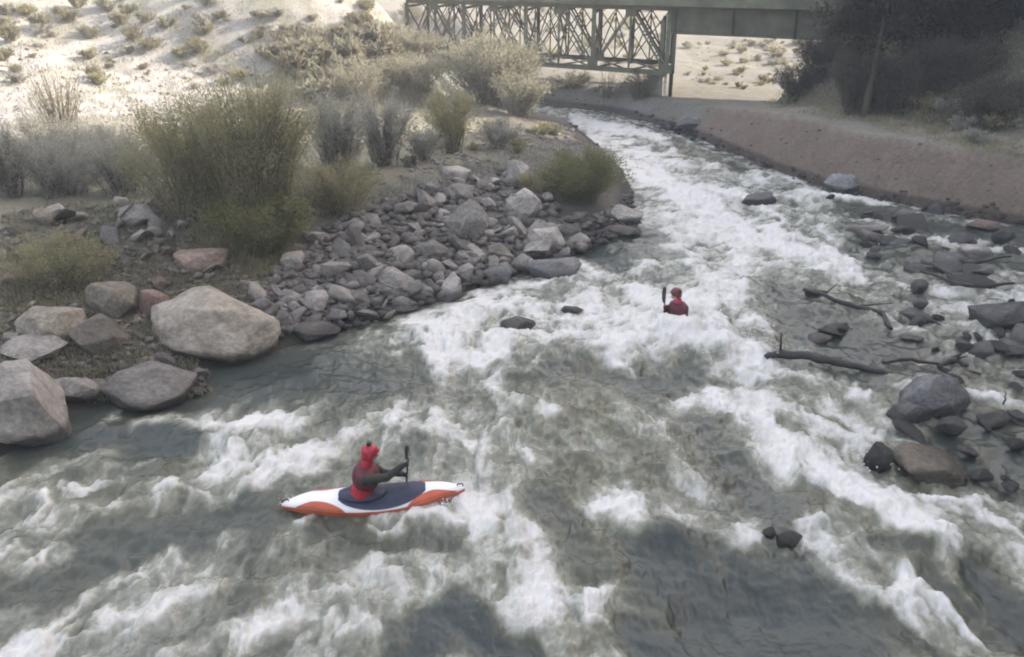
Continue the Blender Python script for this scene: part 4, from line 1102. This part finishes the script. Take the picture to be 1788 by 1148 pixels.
# ------------------------------------------------------------------ paddlers
def capsule_mesh(segs, name, voxel=0.009, smooth=6):
    """segs: (a, ra, b, rb, matindex, squash) -> one continuous surface"""
    import bmesh
    bm = bmesh.new()
    for a, ra, b, rb, mi, sq in segs:
        a = Vector(a); b = Vector(b); d = b - a; L = d.length
        q = Vector((0, 0, 1)).rotation_difference(d.normalized()) if L > 1e-5 else Matrix.Identity(3).to_quaternion()
        n = 14; rings = []
        prof = []
        for k in range(5):
            t = k / 4 * math.pi / 2; prof.append((-ra * math.cos(t), ra * math.sin(t)))
        for k in range(5):
            t = k / 4 * math.pi / 2; prof.append((L + rb * math.sin(t), rb * math.cos(t)))
        vr = []
        for (z, rad) in prof:
            rad = max(rad, 1e-4)
            vr.append([bm.verts.new(a + q @ Vector((rad * math.cos(2 * math.pi * j / n), rad * math.sin(2 * math.pi * j / n), z)) * 1.0) for j in range(n)])
        if sq != (1, 1, 1):
            c = (a + b) / 2
            for rg in vr:
                for v in rg:
                    v.co = Vector((c.x + (v.co.x - c.x) * sq[0], c.y + (v.co.y - c.y) * sq[1], c.z + (v.co.z - c.z) * sq[2]))
        for r0, r1 in zip(vr[:-1], vr[1:]):
            for j in range(n): bm.faces.new((r0[j], r0[(j + 1) % n], r1[(j + 1) % n], r1[j]))
        bm.faces.new(vr[0][::-1]); bm.faces.new(vr[-1])
    me = bpy.data.meshes.new(name); bm.to_mesh(me); bm.free()
    o = bpy.data.objects.new('tmp', me); COL.objects.link(o)
    md = o.modifiers.new('r', 'REMESH'); md.mode = 'VOXEL'; md.voxel_size = voxel
    if smooth:
        sm = o.modifiers.new('s', 'SMOOTH'); sm.factor = 0.5; sm.iterations = smooth
    dg = bpy.context.evaluated_depsgraph_get()
    out = bpy.data.meshes.new_from_object(o.evaluated_get(dg)); bpy.data.objects.remove(o)
    out.name = name
    nf = len(out.polygons); cen = np.empty(nf * 3); out.polygons.foreach_get('center', cen); cen = cen.reshape(-1, 3)
    best = np.full(nf, 1e9); idx = np.zeros(nf, np.int32)
    for a, ra, b, rb, mi, sq in segs:
        a = np.array(a, float); b = np.array(b, float); ab = b - a; L2 = ab @ ab + 1e-9
        t = np.clip(((cen - a) @ ab) / L2, 0, 1); p = a + t[:, None] * ab
        d = np.linalg.norm(cen - p, axis=1) - (ra + (rb - ra) * t)
        s = d < best; best[s] = d[s]; idx[s] = mi
    out.materials.clear()
    return out, idx

def person(root_loc, yaw, hands, head_dir, label, mats, lean=(0.05, 0.0), detail=True, helmet='helmet', vest='maroon', cam_mount=True, roll=0.0):
    """seated paddler, facing +x; mats = (torso, sleeve, glove, skin, legs)"""
    root = empty('person', root_loc, (roll, 0, yaw))
    ONE = (1, 1, 1)
    hipz = .10; nk = Vector((lean[0], lean[1], .66)); hd = nk + Vector((.045 + lean[0] * .3, 0, .165))
    seg = [((-.06, 0, hipz), .165, (-.02 + lean[0] * .4, lean[1] * .4, .30), .145, 0, (1, 1.08, 1)),
           ((-.02 + lean[0] * .4, lean[1] * .4, .30), .145, (lean[0] * .8, lean[1] * .8, .50), .165, 0, (.92, 1.12, 1)),
           ((lean[0] * .8, lean[1] - .13, .555), .085, (lean[0] * .8, lean[1] + .13, .555), .085, 0, ONE),
           ((nk.x - .01, nk.y, .58), .085, (nk.x + .02, nk.y, .70), .075, 0, ONE),
           ((hd.x - .012, hd.y, hd.z + .03), .088, (hd.x + .022, hd.y, hd.z - .045), .062, 3, ONE),   # skull to jaw
           ((hd.x + .09, hd.y, hd.z - .005), .012, (hd.x + .105, hd.y, hd.z - .03), .014, 3, ONE),   # nose
           ((hd.x, hd.y - .083, hd.z), .016, (hd.x, hd.y - .083, hd.z - .03), .012, 3, ONE), ((hd.x, hd.y + .083, hd.z), .016, (hd.x, hd.y + .083, hd.z - .03), .012, 3, ONE)]
    for sy in (-1, 1):   # thighs and shins go forward inside the hull
        seg += [((-.02, .09 * sy, hipz - .08), .075, (.40, .13 * sy, .03), .055, 4, ONE), ((.40, .13 * sy, .03), .05, (.76, .08 * sy, .0), .04, 4, ONE), ((.76, .08 * sy, .0), .038, (.82, .08 * sy, .04), .03, 4, ONE)]
    for sy, (H, axis_) in zip((-1, 1), hands):
        sh = Vector((lean[0] * .8, lean[1] + .185 * sy, .545)); H = Vector(H); ax = Vector(axis_).normalized()
        wr = H + (sh - H).normalized() * .075
        D = wr - sh; up_, fo = .29, .26; L = min(D.length, up_ + fo - .01)
        a = math.acos(max(-1, min(1, (up_ ** 2 + L ** 2 - fo ** 2) / (2 * up_ * L))))
        down = Vector((0, .35 * sy, -1)); down = (down - D.normalized() * down.dot(D.normalized())).normalized()
        el = sh + (D.normalized() * math.cos(a) + down * math.sin(a)) * up_
        seg += [(sh, .080, el, .058, 1, ONE), (el, .057, wr, .042, 1, ONE)]
        pd = (H - wr).normalized(); sd_ = ax.cross(pd).normalized()
        if sd_.length < .5: sd_ = Vector((0, 0, 1))
        # palm, four fingers closed round the shaft, thumb from its side
        seg += [(wr, .032, wr + pd * .045, .034, 2, ONE)]
        for k in range(4):
            o_ = ax * (-.033 + .022 * k); Lk = (.9, 1.0, .95, .78)[k]
            p0 = wr + pd * .045 + o_; p1 = p0 + pd * .034 * Lk + sd_ * .018; p2 = p1 + pd * .006 - sd_ * .030 * Lk; p3 = p2 - pd * .020 * Lk - sd_ * .010
            seg += [(p0, .0105, p1, .010, 2, ONE), (p1, .010, p2, .009, 2, ONE), (p2, .009, p3, .0075, 2, ONE)]
        t0 = wr + pd * .015 + ax * .034; t1 = t0 + ax * .022 + pd * .028; t2 = t1 - sd_ * .026 + pd * .010
        seg += [(t0, .013, t1, .011, 2, ONE), (t1, .011, t2, .009, 2, ONE)]
    me, idx = capsule_mesh(seg, 'body', .0075 if detail else .011, 3)
    for m in mats: me.materials.append(M[m])
    me.polygons.foreach_set('material_index', idx)
    b = link('body', me, [], root); b.data.polygons.foreach_set('use_smooth', [True] * len(me.polygons))
    # face marks
    mb = MB()
    for sy in (-1, 1): mb.box((hd.x + .079, hd.y + .03 * sy, hd.z + .02), (.012, .022, .010))
    mb.build('eyes', M['black'], b); mb = MB(); mb.box((hd.x + .074, hd.y, hd.z - .055), (.02, .04, .008)); mb.build('mouth', M['maroon'], b)
    # vest
    vs = [((lean[0] * .7, lean[1] * .7, .43), .184, (lean[0] * .8, lean[1] * .8, .49), .184, 0, (1.0, 1.12, 1)),
          ((lean[0] * .8, lean[1] - .13, .545), .10, (lean[0] * .8, lean[1] + .13, .545), .10, 0, (1.25, 1, 1)),
          ((lean[0] * .8 + .13, lean[1] - .06, .42), .05, (lean[0] * .8 + .13, lean[1] + .06, .42), .05, 0, ONE)]
    vm, _ = capsule_mesh(vs, 'life_vest', .012, 3); link('life_vest', vm, M[vest], root)
    # helmet with brim, ear flaps and strap
    hs = [((hd.x - .012, hd.y, hd.z + .045), .108, (hd.x + .0, hd.y, hd.z + .05), .108, 0, ONE), ((hd.x - .05, hd.y, hd.z - .02), .078, (hd.x - .03, hd.y, hd.z + .03), .09, 0, ONE),
          ((hd.x + .0, hd.y - .075, hd.z - .035), .035, (hd.x, hd.y - .075, hd.z + .03), .045, 0, ONE), ((hd.x + .0, hd.y + .075, hd.z - .035), .035, (hd.x, hd.y + .075, hd.z + .03), .045, 0, ONE),
          ((hd.x + .09, hd.y - .05, hd.z + .062), .014, (hd.x + .115, hd.y, hd.z + .058), .014, 0, ONE), ((hd.x + .115, hd.y, hd.z + .058), .014, (hd.x + .09, hd.y + .05, hd.z + .062), .014, 0, ONE)]
    hm, _ = capsule_mesh(hs, 'helmet', .010, 2); h = link('helmet', hm, M[helmet], root)
    if cam_mount:
        mb = MB(); mb.box((hd.x - .01, hd.y, hd.z + .175), (.05, .06, .05)); mb.tube([(hd.x - .01, hd.y, hd.z + .13), (hd.x - .01, hd.y, hd.z + .155)], .014, 8)
        mb.tube([(hd.x + .012, hd.y, hd.z + .178), (hd.x + .03, hd.y, hd.z + .178)], .014, 10); mb.build('helmet_camera', M['black'], h)
    root.scale = (1.22, 1.2, 1.16); tag(root, label, 'person'); return root

def kayak(loc, yaw, pitch, roll, label, L=2.95, mats=('hull_orange', 'deck_white', 'navy'), group=None):
    root = empty('kayak', loc, (roll, pitch, yaw))
    ns, nr = 44, 22
    def sect(t):
        w = .315 * (1 - abs(t) ** 2.1) ** .85 + .018
        rock = .16 * abs(t) ** 2.4 + (.05 * t ** 3 if t > 0 else 0)
        top = .20 + .16 * abs(t) ** 2.0 * (1 if t > 0 else .75) - .02; bot = -.12 + rock
        top = min(top + rock * .15, bot + .09 + .30 * (1 - abs(t) ** 3))
        return w, bot, top
    def shell(lower):
        V = []; Fc = []
        for i in range(ns + 1):
            t = -1 + 2 * i / ns; w, bot, top = sect(t); seam = bot + (top - bot) * .64
            for k in range(nr + 1):
                a = math.pi * k / nr
                c, s = math.cos(a), math.sin(a)
                yy = w * math.copysign(abs(c) ** .75, c)
                z = seam - (seam - bot) * abs(s) ** .62 if lower else seam + .004 + (top - seam) * abs(s) ** .9
                V.append((t * L / 2, yy, z))
        for i in range(ns):
            for k in range(nr):
                a = i * (nr + 1) + k; q = (a, a + 1, a + nr + 2, a + nr + 1)
                Fc.append(q if lower else q[::-1])
        me = bpy.data.meshes.new('hull' if lower else 'deck'); me.from_pydata(V, [], Fc); me.update(); return me
    hull = link('hull', shell(True), M[mats[0]], root)
    dk = link('deck', shell(False), M[mats[1]], root)
    # coloured flashes down the deck flanks and a navy panel ahead of the cockpit
    def flash(t0, t1, side, mat, name, k0, k1, off=.006):
        V = []; Fc = []; n = 16
        for i in range(n + 1):
            u = i / n; t = t0 + (t1 - t0) * u; w, bot, top = sect(t); seam = bot + (top - bot) * .64
            g = math.sin(math.pi * min(1, max(0, u))) ** .6
            for j in range(5):
                a = math.pi * (k0 + (k1 - k0) * g * j / 4) / 1.0
                c, s = math.cos(a), math.sin(a)
                V.append((t * L / 2, (w + off) * math.copysign(abs(c) ** .75, c) * side, seam + .006 + off + (top - seam) * abs(s) ** .9))
        for i in range(n):
            for j in range(4):
                a = i * 5 + j; Fc.append((a, a + 1, a + 6, a + 5))
        me = bpy.data.meshes.new(name); me.from_pydata(V, [], Fc); me.update(); link(name, me, M[mat], dk)
    for side in (-1, 1):
        flash(.36, .92, side, mats[0], 'flank_panel', .0, .36); flash(-.84, -.30, side, mats[0], 'flank_panel', .0, .34)
    V = []; Fc = []
    n = 20; x0, x1 = -.56, .84
    for i in range(n + 1):
        u = i / n; x = x0 + (x1 - x0) * u; t = x / (L / 2); w, bot, top = sect(t); seam = bot + (top - bot) * .64
        g = (math.sin(math.pi * (.02 + .96 * u))) ** .55 * .5
        for j in range(11):
            a = math.pi * (.5 - .44 * g * 2 + .88 * g * 2 * j / 10)
            c, s = math.cos(a), math.sin(a)
            V.append((x, (w + .005) * math.copysign(abs(c) ** .75, c), seam + .012 + (top - seam) * abs(s) ** .9 + .0))
    for i in range(n):
        for j in range(10):
            a = i * 11 + j; Fc.append((a + 11, a + 12, a + 1, a))
    me = bpy.data.meshes.new('deck_panel'); me.from_pydata(V, [], Fc); me.update(); link('deck_panel', me, M[mats[2]], dk)
    mb = MB(); w, bot, top = sect(.05)
    ring = [(-.17 + .36 * math.cos(a), .20 * math.sin(a), top + .02) for a in np.linspace(0, 2 * math.pi, 29)]
    mb.tube(ring, .018, 8); mb.build('cockpit_rim', M['black'], root, True)
    for t in (-.95, .95):
        w, bot, top = sect(t); x = t * L / 2
        mb = MB(); mb.tube([(x - .05, 0, top - .01), (x - .04, 0, top + .045), (x + .04, 0, top + .045), (x + .05, 0, top - .01)], .011, 8); mb.build('grab_loop', M['black'], root, True)
    tag(root, label, 'kayak', group); return root

def skirt(root, zt):
    V = []; Fc = []; n = 36
    rings = [(1.06, zt + .02), (1.05, zt + .06), (.86, zt + .085), (.6, zt + .10), (.50, zt + .12), (.49, zt + .15)]
    for q, z in rings:
        for k in range(n):
            a = 2 * math.pi * k / n; sx = .30 if q > .55 else .26; sy = .165 if q > .55 else .28
            V.append((-.02 - (.02 if q < .55 else 0) + sx * q * math.cos(a), sy * q * math.sin(a), z))
    for i in range(len(rings) - 1):
        for k in range(n): Fc.append((i * n + k, i * n + (k + 1) % n, (i + 1) * n + (k + 1) % n, (i + 1) * n + k))
    me = bpy.data.meshes.new('spray_skirt'); me.from_pydata(V, [], Fc); me.update(); link('spray_skirt', me, M['navy'], root)

def paddle(a, b, label, blade_mats=('bladewhite', 'black'), twist=(0, 60), bl=.42):
    """a = upper blade tip, b = lower blade tip, world points"""
    a = Vector(a); b = Vector(b); d = (b - a).normalized(); L = (b - a).length
    root = empty('paddle', a); root.rotation_mode = 'QUATERNION'; root.rotation_quaternion = Vector((0, 0, 1)).rotation_difference(d)
    mb = MB(); mb.tube([(0, 0, bl * .8), (0, 0, L - bl * .8)], .0155, 10); mb.build('shaft', M['black'], root, True)
    for k, (z0, s) in enumerate(((0, 1), (L, -1))):
        V = []; Fc = []; n = 12
        ca, sa = math.cos(R(twist[k])), math.sin(R(twist[k]))
        for side in (-1, 1):
            for i in range(n + 1):
                t = i / n; wd = .10 * (math.sin(math.pi * min(1, .12 + t * .80)) ** .55) if i < n else .018
                for j in range(7):
                    u = -1 + j / 3; x = u * wd; y = .004 * side * (1 - u * u) + .03 * (u * u) * 1 + .01 * math.sin(t * 3)
                    V.append((x * ca - y * sa, x * sa + y * ca, z0 + s * bl * t))
        for sd_ in (0, 1):
            o = sd_ * (n + 1) * 7
            for i in range(n):
                for j in range(6):
                    q = (o + i * 7 + j, o + i * 7 + j + 1, o + (i + 1) * 7 + j + 1, o + (i + 1) * 7 + j); Fc.append(q if sd_ == 0 else q[::-1])
        me = bpy.data.meshes.new('blade'); me.from_pydata(V, [], Fc); me.update(); link('blade', me, M[blade_mats[k]], root)
    tag(root, label, 'paddle'); return root

# near boat
yaw = R(6)
base = Vector((NEARK[0] + .02, NEARK[1], 0.0))
kroll = R(5)
kayak(base, yaw, R(-1.5), kroll, 'white and orange red kayak with a navy centre panel, the near boat in full view', L=2.95)
def loc2w(p, o=base, yw=yaw):
    return Vector((o.x + p[0] * math.cos(yw) - p[1] * math.sin(yw), o.y + p[0] * math.sin(yw) + p[1] * math.cos(yw), o.z + p[2]))
sh_top = Vector((.60, -.10, 1.04)); sh_bot = Vector((.46, .62, -.52)); sax = (sh_bot - sh_top).normalized()
h_r = sh_top + sax * .42; h_l = sh_top + sax * .80
pr = person(base + Vector((-.16 * math.cos(yaw), -.16 * math.sin(yaw), .0)), yaw, ((Vector(((h_r.x + .16) / 1.22, h_r.y / 1.2, (h_r.z + .02) / 1.16)), -sax), (Vector(((h_l.x + .16) / 1.22, h_l.y / 1.2, (h_l.z + .02) / 1.16)), -sax)), None,
            'person in a red helmet and red jacket with dark sleeves in the near kayak',
            ('red', 'darksleeve', 'darksleeve', 'skin', 'navy'), lean=(.06, 0.0), helmet='helmet', vest='maroon', roll=kroll)
skirt(pr, .13)
paddle(loc2w(sh_top), loc2w(sh_bot), 'black shafted paddle held out in front by the near paddler', ('black', 'bladewhite'), (105, 20), .34)
# far boat, mostly under the foam
fb = Vector((FARK[0] + .05, FARK[1] + .25, -.06)); fyaw = R(205)
kayak(fb + Vector((0, 0, -.20)), fyaw, R(-3), R(5), 'crimson kayak almost buried in the white foam, the far boat', mats=('pinkred', 'pinkred', 'maroon'), L=2.6)
fax = Vector((0, -.05, -1))
pf = person(fb + Vector((.0, .0, -.06)), fyaw, ((Vector((.34, -.10, .52)), fax), (Vector((.34, -.06, .34)), fax)), None,
            'person in a dark helmet and crimson jacket paddling through the big white wave upstream', ('pinkred', 'maroon', 'maroon', 'skin', 'maroon'),
            lean=(.10, .03), detail=False, helmet='helmet_dark', vest='maroon', cam_mount=False)
skirt(pf, .16)
def floc(p): return loc2w(p, fb, fyaw)
pw = atY(1163, 503, fb.y - .15); pw2 = atY(1158, 560, fb.y + .0)
paddle(pw, pw + (pw2 - pw).normalized() * 1.9, 'dark paddle held upright by the far paddler in the wave', ('black', 'black'), (60, 0), .42)

# spray droplets and froth blobs thrown up by the big wave
def spray(name, spots, label, seed):
    r = np.random.default_rng(seed); V = []
    ico = np.array([(0, 0, 1), (.894, 0, .447), (.276, .851, .447), (-.724, .526, .447), (-.724, -.526, .447), (.276, -.851, .447), (.724, .526, -.447), (-.276, .851, -.447), (-.894, 0, -.447), (-.276, -.851, -.447), (.724, -.526, -.447), (0, 0, -1)])
    fi = np.array([(0, 1, 2), (0, 2, 3), (0, 3, 4), (0, 4, 5), (0, 5, 1), (1, 6, 2), (2, 7, 3), (3, 8, 4), (4, 9, 5), (5, 10, 1), (6, 7, 2), (7, 8, 3), (8, 9, 4), (9, 10, 5), (10, 6, 1), (11, 7, 6), (11, 8, 7), (11, 9, 8), (11, 10, 9), (11, 6, 10)])
    VV = []; FF = []; b = 0
    for (px, py, wx, hz_, n) in spots:
        c = onplane(px, py)
        for _ in range(n):
            z = abs(r.normal()) * hz_; s = .005 + .014 * r.random() ** 3 * 1.0
            VV.append(ico * s * np.array([1, 1, r.uniform(.8, 1.5)]) + np.array([c[0] + r.normal() * wx, c[1] + r.normal() * wx * .7, .05 + z])); FF.append(fi + b); b += 12
    me = idxmesh(name, np.concatenate(VV), np.concatenate(FF))
    m = bpy.data.materials.get('froth')
    if not m:
        m, nt, bb = newmat('froth'); f = noise(nt, objco(nt), 5); nt.links.new(ramp(nt, f, [(0, (.7, .71, .72)), (1, (.82, .83, .84))]), bb.inputs['Base Color']); bb.inputs['Roughness'].default_value = .4
    tag(link(name, me, m), label, 'spray', kind='stuff')
spray('spray', [(1185, 584, .5, .10, 1500), (1140, 572, .2, .16, 500), (1232, 568, .2, .22, 700), (1100, 600, .6, .10, 300), (1280, 600, .5, .10, 300)], 'fine white spray thrown up around the far paddler', 5)
spray('spray', [(1520, 810, .2, .06, 90), (785, 885, .12, .05, 90), (515, 884, .1, .04, 50)], 'white droplets leaping off the rapids', 6)
# ------------------------------------------------------------------ light, camera
w = bpy.data.worlds.new('World'); scene.world = w; w.use_nodes = True
nt = w.node_tree; nt.nodes.clear()
sky = nt.nodes.new('ShaderNodeTexSky'); sky.sky_type = 'NISHITA'; sky.sun_disc = False
SUN = Vector((0.934, 0.356, 0)).normalized(); EL = R(29)
AZ = math.atan2(SUN.x, SUN.y)
sky.sun_elevation = EL; sky.sun_rotation = AZ
sky.air_density = 1.0; sky.dust_density = 3.0; sky.ozone_density = 0.6
bg = nt.nodes.new('ShaderNodeBackground'); bg.inputs[1].default_value = 0.11
wo = nt.nodes.new('ShaderNodeOutputWorld')
nt.links.new(sky.outputs[0], bg.inputs[0]); nt.links.new(bg.outputs[0], wo.inputs[0])
sl = bpy.data.lights.new('sun', 'SUN'); sl.energy = 3.0; sl.angle = R(0.5); sl.color = (1, 0.985, 0.965)
so = bpy.data.objects.new('sun', sl); COL.objects.link(so)
sd = Vector((SUN.x * math.cos(EL), SUN.y * math.cos(EL), math.sin(EL)))
so.rotation_euler = sd.to_track_quat('Z', 'Y').to_euler(); so.location = (40, 20, 60)

hb = MB(); hb.box((0, 320, 52), (1200, 1300, 107))  # haze volume added to lift the shadows and flatten contrast
hm_ = bpy.data.materials.new('haze'); hm_.use_nodes = True; hn = hm_.node_tree; hn.nodes.clear()
hv = hn.nodes.new('ShaderNodeVolumePrincipled'); hv.inputs['Color'].default_value = (.9, .92, .95, 1); hv.inputs['Density'].default_value = 0.0028
ho = hn.nodes.new('ShaderNodeOutputMaterial'); hn.links.new(hv.outputs[0], ho.inputs['Volume'])
hz_o = hb.build('haze', hm_); tag(hz_o, 'added thin haze box lifting the dark tones of the canyon', 'haze', kind='stuff')
cam = bpy.data.cameras.new('camera'); co = bpy.data.objects.new('camera', cam); COL.objects.link(co)
cam.lens = 36 * F / 1788; cam.sensor_width = 36; cam.clip_end = 3000
co.location = (0, 0, CAMH); co.rotation_euler = (R(90) - PITCH, 0, 0)
scene.camera = co
scene.render.engine = 'CYCLES'
scene.view_settings.view_transform = 'Standard'; scene.view_settings.look = 'None'
scene.view_settings.gamma = 1; scene.view_settings.exposure = 2.72
scene.view_settings.use_white_balance = True; scene.view_settings.white_balance_temperature = 7950; scene.view_settings.white_balance_tint = 12
try: scene.cycles.filter_width = 2.0
except Exception: pass
